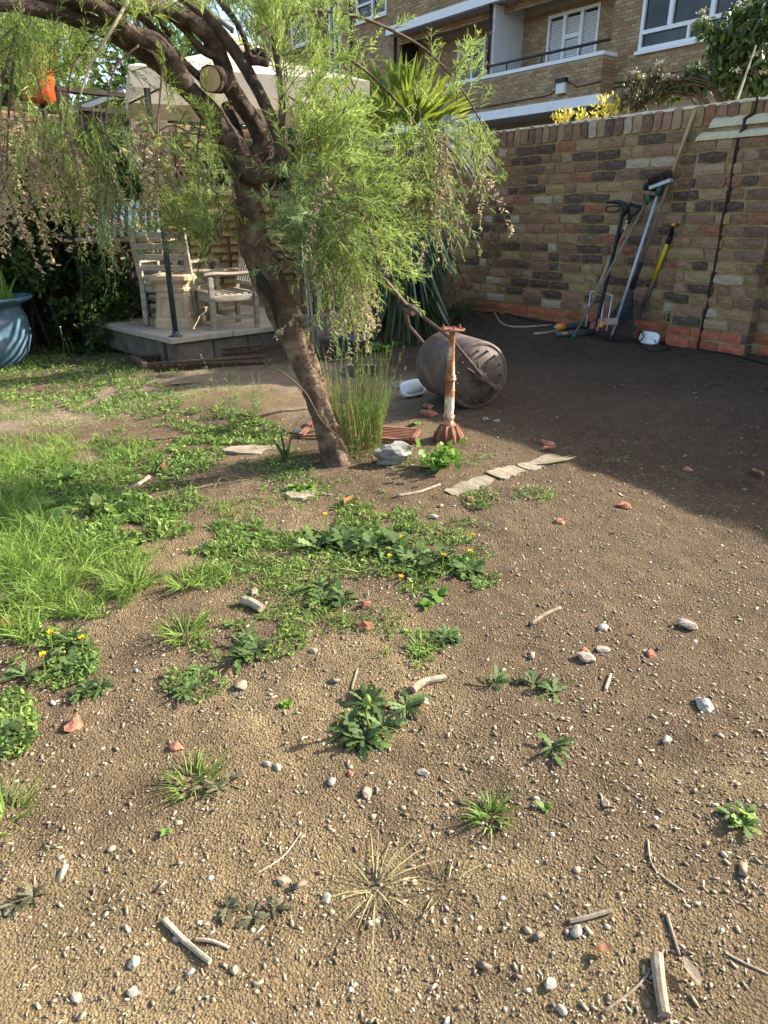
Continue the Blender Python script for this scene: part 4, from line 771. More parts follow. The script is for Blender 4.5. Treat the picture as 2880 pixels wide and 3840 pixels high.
# corrugated edging lengths lying in front
def edging(px0, py0, px1, py1, h, label, lift=0, lean=.3):
    a = G(px0, py0); b = G(px1, py1); d = unit((b-a)*[1, 1, 0]); nrm = np.array([d[1], -d[0], 0]); L = np.linalg.norm(b-a); n = 90; V = []
    for i in range(n+1):
        t = i/n; c = a+d*L*t; w = math.sin(t*L/.06*math.pi*2)*.010
        for j, (o, z) in enumerate(((0, 0), (0, h), (.006, h), (.006, 0))): V.append(c+nrm*(o*3+w-z*lean)+np.array([0, 0, z+lift]))
    m = MB(); m.add(V, [(i*4+j, i*4+(j+1) % 4, i*4+4+(j+1) % 4, i*4+4+j) for i in range(n) for j in range(4)])
    e = thing('lawn_edging', label, 'edging', a); m.build('corrugated_strip', M['edging'], e); m = MB()
    m.tube([a+nrm*(-h*lean)+[0, 0, h+.008+lift], b+nrm*(-h*lean)+[0, 0, h+.008+lift]], .013, 8); m.build('rolled_rim', M['edging'], e, smooth=True)
edging(560, 1392, 990, 1362, .055, 'front length of rusty corrugated edging lying before the platform', 0, -.5)
edging(535, 1362, 985, 1318, .06, 'rear length of rusty corrugated edging, closer to the platform', 0, -.5)
m = MB(); m.beam(G(548, 1392)+[0, 0, .05], G(500, 1362)+[0, 0, .055], .05, .03); solo(m, 'edging_end', M['edging'], 'short angled end piece of the rusty edging', 'edging', G(548, 1392))
# weathered garden chairs -------------------------------------------------
def armchair(o, f, slats='v', label='', sc=1., w=.56, d=.52, sh=.40, ah=.60, bh=.86, group=None):
    """o = point under the near front leg, f = horizontal direction the chair faces, width runs to its right-hand side (f x up turned)"""
    f = unit(np.array([f[0], f[1], 0.])); r = np.array([f[1], -f[0], 0])*WSIDE; c = thing('garden_armchair', label, 'chair', o, group)
    def P(x, y, z): return o+f*(-x*sc)+r*(y*sc)+np.array([0, 0, z*sc])          # x back, y across, z up
    def bar(nm, a, b, w_, h_, up=(0, 0, 1)): m = MB(); m.beam(P(*a), P(*b), w_*sc, h_*sc, up, .004); return m.build(nm, M['teak'], c)
    for y in (0, w):
        bar('leg', (0, y, 0), (0, y, ah-.03), .055, .055, (f[0], f[1], 0)); bar('leg', (d, y, 0), (d+.01, y, sh), .055, .05, (f[0], f[1], 0)); bar('back_post', (d+.01, y, sh), (d+.12, y, bh), .055, .045, (f[0], f[1], 0))
        bar('side_rail', (.03, y, sh-.06), (d-.03, y, sh-.06), .035, .07); bar('stretcher', (.03, y, .13), (d-.03, y, .13), .03, .045)
        m = MB(); m.tube([P(-.06, y, ah-.012), P(.05, y, ah+.004), P(.28, y, ah-.006), P(d+.04, y, ah+.012)], [.034*sc, .04*sc, .036*sc, .036*sc], 8, True, None, 4); m.v[-1][:, 2] = (m.v[-1][:, 2]-o[2]-ah*sc)*.62+o[2]+ah*sc; m.build('arm', M['teak'], c)
    bar('seat_rail', (0, .03, sh-.06), (0, w-.03, sh-.06), .03, .08); bar('seat_rail', (d, .03, sh-.06), (d, w-.03, sh-.06), .03, .07); bar('stretcher', (d/2, .02, .13), (d/2, w-.02, .13), .03, .04)
    for i in range(7):
        x = .01+i*(d-.05)/6; z = sh-.005-.022*math.sin(i/6*math.pi); bar('seat_slat', (x, -.01, z), (x, w+.01, z), .058, .018, (f[0]*.001, 0, 1))
    bar('top_rail', (d+.115, .03, bh-.05), (d+.115, w-.03, bh-.05), .028, .09)
    if slats == 'v':
        bar('back_rail', (d+.02, .03, sh+.07), (d+.02, w-.03, sh+.07), .026, .045)
        for i in range(7): y = .075+i*(w-.15)/6; bar('back_slat', (d+.025, y, sh+.09), (d+.11, y, bh-.09), .034, .014, (f[0], f[1], 0))
    else:
        for i in range(4): z = sh+.06+i*.095; bar('back_slat', (d+.02+.11*(z-sh)/(bh-sh), .03, z), (d+.02+.11*(z-sh)/(bh-sh), w-.03, z), .02, .055)
    return c
WSIDE = 1
c1 = PZ(805, 1240, ZP); c2 = PZ(965, 1226, ZP); f1 = unit(c1-c2)
armchair(c1, f1, 'v', 'weathered wooden armchair with vertical back slats beside the tree trunk', np.linalg.norm(c2-c1)/.52)
def stackchair(o, ang, label, sc=.9):
    global WSIDE
    return armchair(o, (math.cos(ang), math.sin(ang)), 'h', label, sc)
# ladder-back chairs standing back to us on the left of the platform
ca = PZ(548, 1222, ZP); fa = unit(np.array([.35, .94, 0]))
WSIDE = 1
def ladder(o, f, label, sc=.88, bh=1.0, w=.55, d=.48, sh=.43, nest=True):
    f = unit(np.array([f[0], f[1], 0.])); r = np.array([f[1], -f[0], 0]); c = thing('garden_armchair', label, 'chair', o)
    def P(x, y, z): return o+f*(x*sc)+r*(y*sc)+np.array([0, 0, z*sc])
    def bar(nm, a, b, w_, h_, up=None): m = MB(); m.beam(P(*a), P(*b), w_*sc, h_*sc, up if up is not None else (0, 0, 1), .004); return m.build(nm, M['teak'], c)
    F3 = (f[0], f[1], 0)
    for y in (0, w):
        bar('leg', (.02, y, 0), (.05, y, sh), .055, .05, F3); bar('back_post', (.05, y, sh), (-.08, y, bh), .055, .045, F3); bar('leg', (d, y, 0), (d, y, .64), .055, .055, F3)
        bar('arm', (.0, y, .66), (d+.05, y, .66), .065, .03); bar('side_rail', (.06, y, sh-.05), (d-.03, y, sh-.05), .03, .07); bar('stretcher', (.05, y, .14), (d-.03, y, .14), .03, .045)
    for i in range(6): x = .06+i*(d-.06)/5; bar('seat_slat', (x, -.01, sh), (x, w+.01, sh), .062, .018, (f[0]*.001, 0, 1))
    for i in range(5): z = sh+.06+i*.108; x = .05-.13*(z-sh)/(bh-sh); bar('back_slat', (x, .02, z), (x, w-.02, z), .02, .06)
    bar('seat_rail', (.05, .03, sh-.05), (.05, w-.03, sh-.05), .03, .07); bar('seat_rail', (d, .03, sh-.05), (d, w-.03, sh-.05), .03, .07)
    for z in (.1, .2, .3): bar('lower_slat', (.1, .03, z), (.1, w-.03, z), .02, .05)
    return c
ladder(ca, (.1, 1), 'weathered ladder-back chair next to the chimney pot, its back to the path')
ladder(PZ(478, 1190, ZP), (.2, 1), 'weathered ladder-back chair at the hedge end of the platform')
WSIDE = 1
armchair(pp(1.25, 1.25), -B_*1.0, 'v', 'shaded wooden armchair standing behind the other chairs against the back wall', .88)
# chimney pot --------------------------------------------------------------
def chimney_pot():
    c = PZ(674, 1222, ZP); e = thing('chimney_pot', 'square tapered buff clay chimney pot with moulded rim', 'chimney pot', c); s = 1.22
    prof = [(.150, 0), (.150, .07), (.140, .085), (.118, .30), (.118, .315), (.128, .325), (.128, .345), (.116, .355), (.120, .38), (.150, .42), (.150, .455), (.135, .465), (.095, .465), (.09, .36)]
    n = 4; ang = math.radians(-3); V = []; bev = .16
    for r, h in prof:
        for k in range(4):
            for b in (-bev, bev):
                a = ang+k*math.pi/2; # corner cut square
                x, y = {0: (1, -1), 1: (1, 1), 2: (-1, 1), 3: (-1, -1)}[k]; tx, ty = {0: (1, 0), 1: (0, 1), 2: (-1, 0), 3: (0, -1)}[k]
                px, py = (x, y) if False else (x-(tx*0), y)
                if b < 0: q = (x-(bev if k in (0,) else 0)*x*0, y) 
                d1 = {0: (-bev, 0), 1: (0, -bev), 2: (bev, 0), 3: (0, bev)}[k]; d2 = {0: (0, bev), 1: (-bev, 0), 2: (0, -bev), 3: (bev, 0)}[k]
                q = (x+(d1 if b < 0 else d2)[0], y+(d1 if b < 0 else d2)[1])
                ca_, sa = math.cos(ang), math.sin(ang); V.append(c+np.array([(q[0]*ca_-q[1]*sa)*r*s, (q[0]*sa+q[1]*ca_)*r*s, h*s*.84]))
    m = MB(); f = [(i*8+j, i*8+(j+1) % 8, i*8+8+(j+1) % 8, i*8+8+j) for i in range(len(prof)-1) for j in range(8)]; f.append(tuple(range(7, -1, -1))); m.add(V, f); m.build('body', M['clay'], e)
    m = MB(); m.box(c+[0, 0, .33*s], (.17*s, .17*s, .01)); m.build('flue', M['clayin'], e)
    for k in range(4):                                             # raised panel on each face
        a = ang+k*math.pi/2-math.pi/2; u = np.array([math.cos(a), math.sin(a), 0]); t = np.array([-u[1], u[0], 0]); q = [c+u*(r_*s)+t*(x*s)+np.array([0, 0, z*s*.84]) for r_, x, z in ((.139, -.09, .11), (.139, .09, .11), (.126, .075, .275), (.126, -.075, .275))]
        m = MB()
        for i in range(4): m.beam(q[i], q[(i+1) % 4], .012, .012)
        m.build('panel_rim', M['clay'], e)
chimney_pot()
# striped cushions ----------------------------------------------------------
def cushion(c, w, d, h, rot, label, seed):
    n = 14; V = []; F = []
    for k, sg in enumerate((1, -1)):
        for i in range(n+1):
            for j in range(n+1):
                x = (i/n-.5); y = (j/n-.5); e = (1-(2*abs(x))**6)*(1-(2*abs(y))**6); z = sg*h/2*(.35+.65*max(e, 0)**.5)*(1+.25*(vn(np.array([i*.5, j*.5, seed+.3]), seed)-.5)); V.append((x*w, y*d, z))
        b = k*(n+1)**2
        for i in range(n):
            for j in range(n): q = [b+i*(n+1)+j, b+(i+1)*(n+1)+j, b+(i+1)*(n+1)+j+1, b+i*(n+1)+j+1]; F.append(tuple(q if sg > 0 else q[::-1]))
    ed = [i*(n+1) for i in range(n+1)]+[n*(n+1)+j for j in range(1, n+1)]+[i*(n+1)+n for i in range(n-1, -1, -1)]+[j for j in range(n-1, 0, -1)]; b = (n+1)**2
    for i in range(len(ed)): a, a2 = ed[i], ed[(i+1) % len(ed)]; F.append((a, b+a, b+a2, a2))
    m = MB(); m.add(V, F); o = m.build('striped_cushion', M['stripe'], None, smooth=True); o.location = c; o.rotation_euler = rot; return tag(o, label, 'cushion')
yc = 6.95
cushion(PY(490, 868, yc), .62, .5, .10, (.0, .02, .35), 'green and white striped cushion at the bottom of the pile', 1)
cushion(PY(480, 840, yc), .58, .48, .09, (.06, -.03, .25), 'green and white striped cushion in the middle of the pile', 2)
cushion(PY(500, 806, yc-.08), .56, .40, .10, (.45, -.02, .2), 'striped cushion tilted on top of the pile, stripes upright', 3)
m = MB(); m.box(PY(478, 897, yc+.05), (.8, .5, .03), None, .004); so_ = solo(m, 'folded_table', M['teak'], 'weathered wooden tabletop under the striped cushions', 'table', PY(478, 897, yc+.05))
# parasol -------------------------------------------------------------------
def parasol():
    b = PZ(660, 1262, ZP); e = thing('cantilever_parasol', 'cream square parasol on a dark grey side mast', 'parasol', b)
    top = b+np.array([0, 0, 2.32]); m = MB(); m.tube([b, top], .024, 14); m.build('mast', M['steel'], e, smooth=True)
    m = MB(); m.lathe(b, [(.06, 0), (.06, .008), (.034, .012), (.032, .04), (.025, .045)], 18); m.build('base_flange', M['steel'], e, smooth=True)
    ap = PY(875, 172, 7.2); hub = ap+[0, 0, .12]; m = MB(); m.tube([top, top*.5+hub*.5+[0, 0, .16], hub], .022, 8, True, None, 6); m.build('arm', M['black'], e, smooth=True)
    m = MB(); m.tube([hub, ap-[0, 0, .25]], .02, 8); m.lathe(ap-[0, 0, .3], [(.04, 0), (.04, .08), (.01, .1)], 10); m.build('hub', M['black'], e)
    cz = PY(880, 347, 7.2)[2]; hw = .95; R = []; rot = math.radians(20)
    def cp(u, v): k = max(abs(u), abs(v)); x = u*hw; y = v*hw; return np.array([ap[0]+x*math.cos(rot)-y*math.sin(rot), ap[1]+x*math.sin(rot)+y*math.cos(rot), cz+(ap[2]-cz)*(1-k)**.9-.03*math.sin(k*math.pi)])
    cor = [(-1, -1), (1, -1), (1, 1), (-1, 1)]
    for q in range(4):
        a, d = np.array(cor[q]), np.array(cor[(q+1) % 4]); n = 8; V = []
        for i in range(n+1):
            for j in range(n+1): k = .12+.88*i/n; p = (a*(1-j/n)+d*j/n)*k; V.append(cp(*p))
        V2 = [cp(*(a*(1-j/n)+d*j/n))-np.array([0, 0, .14]) for j in range(n+1)]; m = MB(); s0 = (n+1)**2; m.add(V+V2, [(i*(n+1)+j, i*(n+1)+j+1, (i+1)*(n+1)+j+1, (i+1)*(n+1)+j) for i in range(n) for j in range(n)]+[(n*(n+1)+j, n*(n+1)+j+1, s0+j+1, s0+j) for j in range(n)]); m.build('canopy_panel', M['canvas'], e)
        m = MB(); m.tube([cp(*(a*.02))-[0, 0, .05], cp(*(a*.99))-[0, 0, .03]], .009, 6); m.build('rib', M['black'], e)
    V = [ap+[0, 0, .1]]+[cp(*(np.array(c)*.24))+[0, 0, .05] for c in cor]; m = MB(); m.add(V, [(0, i+1, (i+1) % 4+1) for i in range(4)]); m.build('vent_cap', M['canvas'], e)
parasol()
# blue glazed pot ------------------------------------------------------------
def pot():
    g = G(-30, 1372); s = mpp(g); e = thing('glazed_pot', 'large blue glazed garden pot with a wide lipped rim', 'pot', g); R = 160*s; h = 245*s
    prof = [(.55*R, -.02), (.62*R, 0), (.85*R, h*.2), (.98*R, h*.45), (.95*R, h*.7), (.86*R, h*.86), (.90*R, h*.9), (1.12*R, h*.96), (1.16*R, h), (1.12*R, h*1.02), (.93*R, h*.99), (.88*R, h*.9)]
    m = MB(); m.lathe(g, prof, 48); m.build('body', M['glaze'], e, smooth=True); m = MB(); m.lathe(g, [(.89*R, h*.88), (.88*R, h*.93), (.4*R, h*.95), (.01, h*.955)], 24); m.build('soil', M['soilp'], e)
    p = g+[0, 0, h*.93]; q = thing('potted_bulbs', 'bright green spear leaves growing in the blue pot', 'plant', p); m = MB(); n = 130; a = rng.uniform(0, 6.28, n); r = R*.75*np.sqrt(rng.uniform(0, 1, n)); B = p+np.c_[r*np.cos(a), r*np.sin(a), np.zeros(n)]
    blades(m, B, np.c_[rng.normal(.1, .3, n), rng.normal(0, .3, n), np.ones(n)], rng.uniform(.12, .36, n), rng.uniform(.012, .026, n), rng.normal(size=(n, 3))*.12, (.8, 1, .9, .6)); m.build('leaves', M['bright'], q)
    m = MB(); n = 900; a = rng.uniform(0, 6.28, n); r = R*.86*np.sqrt(rng.uniform(0, 1, n)); B = p+np.c_[r*np.cos(a), r*np.sin(a), rng.uniform(0, .05, n)]; blades(m, B, rdir(n)+[0, 0, .5], rng.uniform(.015, .03, n), .013, None, LEAF); m.build('low_leaves', M['bright'], q)
pot()
m = MB(); c = PY(135, 285, 9.2); k = MB(); k.lathe(c-[0, 0, .28], [(.13, 0), (.17, .05), (.19, .3), (.21, .46), (.235, .48), (.235, .54), (.20, .56)], 20); e = thing('orange_tub', 'orange red plastic tub on a post behind the feathery branches', 'tub', (c[0], c[1]+.05, 0)); k.build('body', M['red'], e, smooth=True); m.tube([(c[0], c[1]+.05, -.1), (c[0], c[1]+.05, c[2]-.27)], .03, 8); m.build('post', M['fence'], e)
# ------------------------------------------------------------------ log-roll edging, grey pots, canes behind the tree
e = thing('log_roll', 'grey log roll edging standing behind the tree trunk', 'edging', G(1205, 1225))
for i in range(9):
    a = PY(1135+i*19, 1200, 6.3); a[2] = gz(a[0], a[1]); m = MB(); h = .33+.02*random.random(); m.tube([a-[0, 0, .03], a+[0, 0, h-.012], a+[0, 0, h]], [.026, .026, .02], 9); m.build('log', M['greywood'], e)
for i, (px, r, h, lb) in enumerate(((1235, .10, .2, 'grey plant pot in front of the log roll'), (1330, .11, .17, 'wide grey plant pot beside the strap leaves'))):
    g = PY(px, 1240, 6.0); g[2] = gz(g[0], g[1]); m = MB(); m.lathe(g, [(r*.75, 0), (r*.95, h*.8), (r*1.06, h*.82), (r*1.06, h), (r*.93, h), (r*.9, h*.7), (.01, h*.68)], 20); solo(m, 'plant_pot', M['greypl'] if i else M['block'], lb, 'pot', g, smooth=True)
for i in range(9):
    a = PY(1150+i*14, 1190, 6.55); a[2] = gz(a[0], a[1]); b = PY(1110+i*13+random.uniform(-12, 12), 900+random.uniform(-20, 40), 6.9); m = MB(); m.tube([a, (a+b)/2+rng.normal(size=3)*.01, b], [.009, .008, .006], 6)
    solo(m, 'garden_cane', M['paletwig'] if i % 3 else M['black'], 'thin %s cane in the bundle leaning behind the log roll' % ('pale bamboo' if i % 3 else 'black plastic coated'), 'cane', a, 'canes leaning behind the log roll')
# ------------------------------------------------------------------ garden roller
def roller():
    g = G(1790, 1533); g = g*[1, 1, 0]+[0, 0, gz(g[0], g[1])]; ax = unit(np.array([-.40, .916, 0])); R = .205; L = .46; c0 = g+np.array([0, 0, R-.01]); c1 = c0+ax*L
    e = thing('garden_roller', 'rusty cast iron garden roller with long iron handle', 'garden roller', g+ax*L/2)
    m = MB(); prof = [(R*.80, .012), (R*.93, .004), (R*.985, .012), (R, .035), (R, L-.035), (R*.985, L-.012), (R*.93, L-.004), (R*.8, L-.012)]; m.lathe(c0, prof, 64, ax); m.build('drum', M['iron'], e, smooth=True)
    for sgn, c in ((-1, c0), (1, c1)):
        a = ax*sgn; m = MB(); m.lathe(c-a*.016, [(R*.88, 0), (R*.86, .012), (R*.3, .016), (R*.22, .02)], 48, a); ed = m.build('end_plate', M['iron'], e, smooth=True)
        u = np.array([-a[1], a[0], 0])
        for k in range(8):
            th = k*math.pi/4+.2; d = u*math.cos(th)+np.array([0, 0, 1])*math.sin(th); m = MB(); V = [c+a*.004+d*.02, c+a*.026+d*.03, c+a*.006+d*R*.52]; t = np.cross(a, d)*.012
            m.add([c+a*.002+d*.03+t, c+a*.002+d*.03-t, c+a*.02+d*.03, c+a*.004+d*R*.55], [(0, 2, 3), (2, 1, 3), (0, 1, 2), (0, 3, 1)]); m.build('rib', M['iron'], ed)
        for k in range(30):                                       # raised rim of lettering-like studs
            th = k*math.pi*2/30; d = u*math.cos(th)+np.array([0, 0, 1])*math.sin(th); m = MB()
            if k % 2 == 0: m.box(c+a*.001+d*R*.74, (.014, .014, .012), np.stack([np.cross(a, d), a, d], 1), .002); m.build('stud', M['iron'], ed)
        m = MB(); m.lathe(c-a*.0, [(.042, 0), (.04, .02), (.026, .024), (.024, .06), (.016, .066)], 16, a); m.build('hub', M['iron'], ed, smooth=True)
        d = unit(np.array([.85*(1 if sgn < 0 else 1), -.1, -.5])); d = unit(d-a*(d@a)); m = MB(); m.beam(c+a*.035, c+a*.03+d*.13, .02, .014, a); m.lathe(c+a*.02+d*.135, [(.026, 0), (.026, .02), (.015, .024)], 12, a); m.build('counterweight', M['iron'], e)
    mid = (c0+c1)/2; end = PY(1405, 1005, 4.02); hd = unit(end-mid)
    for s_, c in ((-1, c0), (1, c1)):
        p0 = c+ax*s_*.045; p1 = p0+hd*.34; p2 = mid+hd*.56+ax*s_*.03; m = MB(); m.beam(p0, p1+hd*.004, .012, .035, ax if True else None, .002); m.beam(p1, p2, .012, .032, ax, .002); m.build('side_arm', M['iron'], e)
    m = MB(); m.tube([mid+hd*.50, mid+hd*.7, end], [.016, .014, .012], 8); m.build('handle', M['iron'], e, smooth=True)
    m = MB(); m.tube([end-ax*.16, end+ax*.16], .013, 8); m.build('handle_grip', M['iron'], e, smooth=True)
    m = MB(); m.box(mid+hd*.52, (.05, .09, .05), np.stack([hd, ax, np.cross(hd, ax)], 1), .004); m.build('collar', M['iron'], e)
roller()
# ------------------------------------------------------------------ rusty pedestal
def pedestal():
    g = G(1680, 1650); e = thing('iron_pedestal', 'slender rusty cast iron pedestal with flaking white paint', 'pedestal', g)
    zt = PY(1680, 1228, g[1])[2]-g[2]; s = zt; k = mpp(g)*1.0
    m = MB(); prof = [(.072, -.01), (.068, .02), (.058, .05), (.046, .072), (.03, .085)]; m.lathe(g, prof, 10); o = m.build('base', M['rustr'], e)
    for i in range(10):
        a = i*math.pi/5; p = g+np.array([math.cos(a)*.064, math.sin(a)*.064, .025]); m = MB(); m.tube([p-[0, 0, .03], p, g+np.array([math.cos(a)*.04, math.sin(a)*.04, .08])], [.016, .014, .006], 6); m.build('scroll_leaf', M['rustr'], o, smooth=True)
    prof = [(.026, .08), (.03, .09), (.022, .1), (.026, .115), (.030, .125), (.022, .14), (.024, .16), (.0245, s*.38), (.022, s*.52), (.022, s*.545), (.029, s*.55), (.029, s*.565), (.022, s*.57), (.028, s*.585), (.021, s*.60), (.0175, s*.75), (.014, s*.965), (.02, s*.97), (.02, s*.975)]
    m = MB(); m.lathe(g, prof, 20); m.build('stem', M['rust'], e, smooth=True)
    for z in (.17, s*.3, s*.45): m = MB(); m.lathe(g+[0, 0, z], [(.022, 0), (.0265, .004), (.022, .008)], 20); m.build('moulding', M['rust'], e, smooth=True)
    m = MB(); R = .062; m.lathe(g+[0, 0, s*.975], [(R*.93, 0), (R, .003), (R, .009), (R*.9, .012), (R*.85, .006), (R*.3, .006), (R*.28, .010), (.004, .010)], 30); tp_ = m.build('top_plate', M['rustr'], e)
    for i in range(3): a = i*2.1+.6; m = MB(); m.lathe(g+[math.cos(a)*R*.75, math.sin(a)*R*.75, s*.975+.006], [(.006, 0), (.006, .012), (.0045, .013), (.0045, .02)], 6); m.build('bolt', M['rustr'], tp_)
pedestal()
# iron ring, bulkhead light, rusty grate
def ring():
    g = G(1375, 1392); m = MB(); R = .155; m.lathe(g, [(R*1.28, -.01), (R*1.28, .012), (R*1.04, .016), (R*1.02, .075), (R*.96, .077), (R*.95, .02), (R*.94, -.012)], 40); e = thing('iron_ring', 'old flanged iron drain ring lying on the path', 'ring', g); m.build('ring', M['iron'], e, smooth=False)
    m = MB(); m.lathe(g, [(R*.93, -.01), (R*.93, .03), (R*.5, .037), (.01, .04)], 24); m.build('sand_fill', M['conc'], e)
ring()
def bulkhead():
    g = G(1548, 1488); e = thing('bulkhead_light', 'oval white bulkhead lamp lying on its side on the soil', 'lamp', g)
    ax = unit(np.array([.22, -.62, .62])); u = unit(np.array([.85, .1, .35])); u = unit(u-ax*(u@ax)); w = np.cross(ax, u); c = g+np.array([0, 0, .055])
    def oval(rx, ry, h, n=32): a = np.linspace(0, 2*math.pi, n, endpoint=False); k = .6; return c+ax*h+np.outer(np.sign(np.cos(a))*np.abs(np.cos(a))**k*rx, u)+np.outer(np.sign(np.sin(a))*np.abs(np.sin(a))**k*ry, w)
    def stack(L, nm, mt, p): n = 32; m = MB(); m.add(np.concatenate([oval(*q) for q in L]), [(i*n+j, i*n+(j+1) % n, (i+1)*n+(j+1) % n, (i+1)*n+j) for i in range(len(L)-1) for j in range(n)]+[tuple(range(n-1, -1, -1)), tuple((len(L)-1)*n+j for j in range(n))]); return m.build(nm, mt, p, smooth=True)
    stack([(.07, .042, -.045), (.082, .052, -.04), (.086, .056, 0), (.09, .06, .002), (.09, .06, .012), (.076, .047, .014)], 'housing', M['whitepl'], e); stack([(.074, .045, .012), (.068, .040, .03), (.045, .024, .04)], 'cover', M['opal'], e)
bulkhead()
def grate():
    g = G(1440, 1640); e = thing('rusty_grate', 'rusty iron grate lying flat between the rock and the trunk', 'grate', g); d = unit(np.array([.25, 1, 0])); r = np.array([d[1], -d[0], 0])
    def q(x, y, z=.02): return g+r*x+d*y+np.array([0, 0, z])
    for a, b in (((-.17, -.1), (.17, -.1)), ((-.17, .1), (.17, .1)), ((-.17, -.1), (-.17, .1)), ((.17, -.1), (.17, .1))): m = MB(); m.beam(q(*a), q(*b), .02, .014); m.build('frame_bar', M['rustr'], e)
    for i in range(6): m = MB(); y = -.07+i*.028; m.beam(q(-.165, y), q(.165, y), .009, .010); m.build('bar', M['rustr'], e)
    g2 = G(1215, 1625); e2 = thing('rusty_grate', 'rusty angle iron frame sticking out behind the trunk', 'grate', g2); m = MB(); m.beam(G(1130, 1640)+[0, 0, .02], G(1200, 1585)+[0, 0, .04], .03, .012); m.build('frame_bar', M['rustr'], e2); m = MB(); m.beam(G(1130, 1640)+[0, 0, .012], G(1240, 1640)+[0, 0, .015], .02, .01); m.build('frame_bar', M['rustr'], e2)
grate()
# ------------------------------------------------------------------ tools leaning on the wall
def onwall(px, py, off): return PW(px, py, QW-off)
def pole(m, a, b, r, n=10): return m.tube([a, b], r, n)
def broom(name, bot, head, off, hm, label, matp, hang, bl, tip=None, side=-1):
    a = G(*bot); b = onwall(head[0], head[1], off); d = unit(b-a); e = thing(name, label, 'broom', a); m = MB(); pole(m, a, b, .0125); m.build('handle', M[matp], e, smooth=True)
    if tip: m = MB(); pole(m, a-d*.001, a+d*.06, .0145); m.build('tip', M[tip], e, smooth=True)
    u = unit(WD*-math.cos(hang)+np.array([0, 0, 1])*math.sin(hang)); v = unit(np.cross(u, WN)); m = MB(); X = np.stack([u, WN, v], 1); c = b+d*.03; m.box(c, (bl, .055, .03), X, .004); hd = m.build('head', M[hm], e)
    m = MB(); m.tube([b-d*.06, b+d*.02], [.017, .024], 10); m.build('socket', M['greenpl'], e, smooth=True)
    n = 420; m = MB(); P = c+np.outer(rng.uniform(-.47, .47, n)*bl, u)+np.outer(rng.uniform(-.024, .024, n), WN); vv = v if v[2] > 0 else -v; P = P+vv*.012; D = vv+u*rng.normal(0, .18, (n, 1))+u*side*.0+WN*rng.normal(0, .15, (n, 1)); blades(m, P, D, rng.uniform(.06, .085, n), .006, None, (1, .9)); m.build('bristles', M['bristle'], hd)
broom('broom', (2286, 1283), (2474, 706), .10, 'alu', 'broom with pale grey metal handle and green socket leaning head up', 'alu', .28, .19, 'blackpl')
broom('broom', (2146, 1272), (2436, 738), .06, 'greywood', 'broom with dark round bristle head and brown wooden handle behind the fork', 'greywood', -.12, .15, 'greenpl')
def leaf_rake():
    a = G(2300, 1290); j = G(2385, 1262); top = onwall(2605, 414, .02); fer = PW(2388, 1030, QW-.14); d = unit(top-fer); e = thing('leaf_rake', 'black plastic leaf rake with a long bare wooden handle', 'rake', a)
    m = MB(); m.tube([fer-d*.02, fer+(top-fer)*.5, top-d*.01, top], [.0145, .0145, .013, .008], 10); m.build('handle', M['greywood'], e, smooth=True)
    m = MB(); m.tube([fer+(top-fer)*.62, top-d*.01, top+d*.004], [.0152, .0142, .008], 10); m.build('handle_end', M['tan'], e, smooth=True)
    m = MB(); m.tube([fer+d*.1, fer, fer-d*.12], [.018, .02, .024], 8); m.build('ferrule', M['blackpl'], e, smooth=True)
    L0 = PW(2232, 1245, QW-.34); R0 = PW(2365, 1270, QW-.3); n = 24; o = fer-d*.1; fm = MB(); V = []
    for i in range(n):
        t = i/(n-1); b = L0*(1-t)+R0*t; b = b+np.array([0, 0, -.035*math.sin(t*math.pi)]); b[2] = max(b[2], gz(b[0], b[1])+.004); mid = o*.45+b*.55+WN*.02; m = MB(); m.beam(o*.92+b*.08, mid, .007, .004, WN); m.beam(mid, b, .007, .004, WN); m.beam(b, b-WN*.02-[0, 0, .004], .006, .004); m.build('tine', M['blackpl'], e); V.append(o*.62+b*.38+WN*.01)
    m = MB(); m.add([o+d*.02]+V+[v-WN*.008 for v in V]+[o+d*.02-WN*.012], [(0, i+1, i+2) for i in range(n-1)]+[(2*n+1, n+i+2, n+i+1) for i in range(n-1)]+[(i+1, n+i+1, n+i+2, i+2) for i in range(n-1)]); m.build('web', M['blackpl'], e)
    m = MB(); m.tube([v*1.0 for v in V], .007, 6); m.build('brace', M['blackpl'], e)
leaf_rake()
def dhandle(m, b, d, w, h, r, plane):
    u = unit(plane-d*(plane@d)); P = [b, b+u*w*.28+d*h*.35, b+u*w*.5+d*h*.75, b+u*w*.5+d*h]; Q = [b, b-u*w*.28+d*h*.35, b-u*w*.5+d*h*.75, b-u*w*.5+d*h]; m.tube(P, r, 7, True, None, 4); m.tube(Q, r, 7, True, None, 4); return b+u*w*.5+d*h, b-u*w*.5+d*h
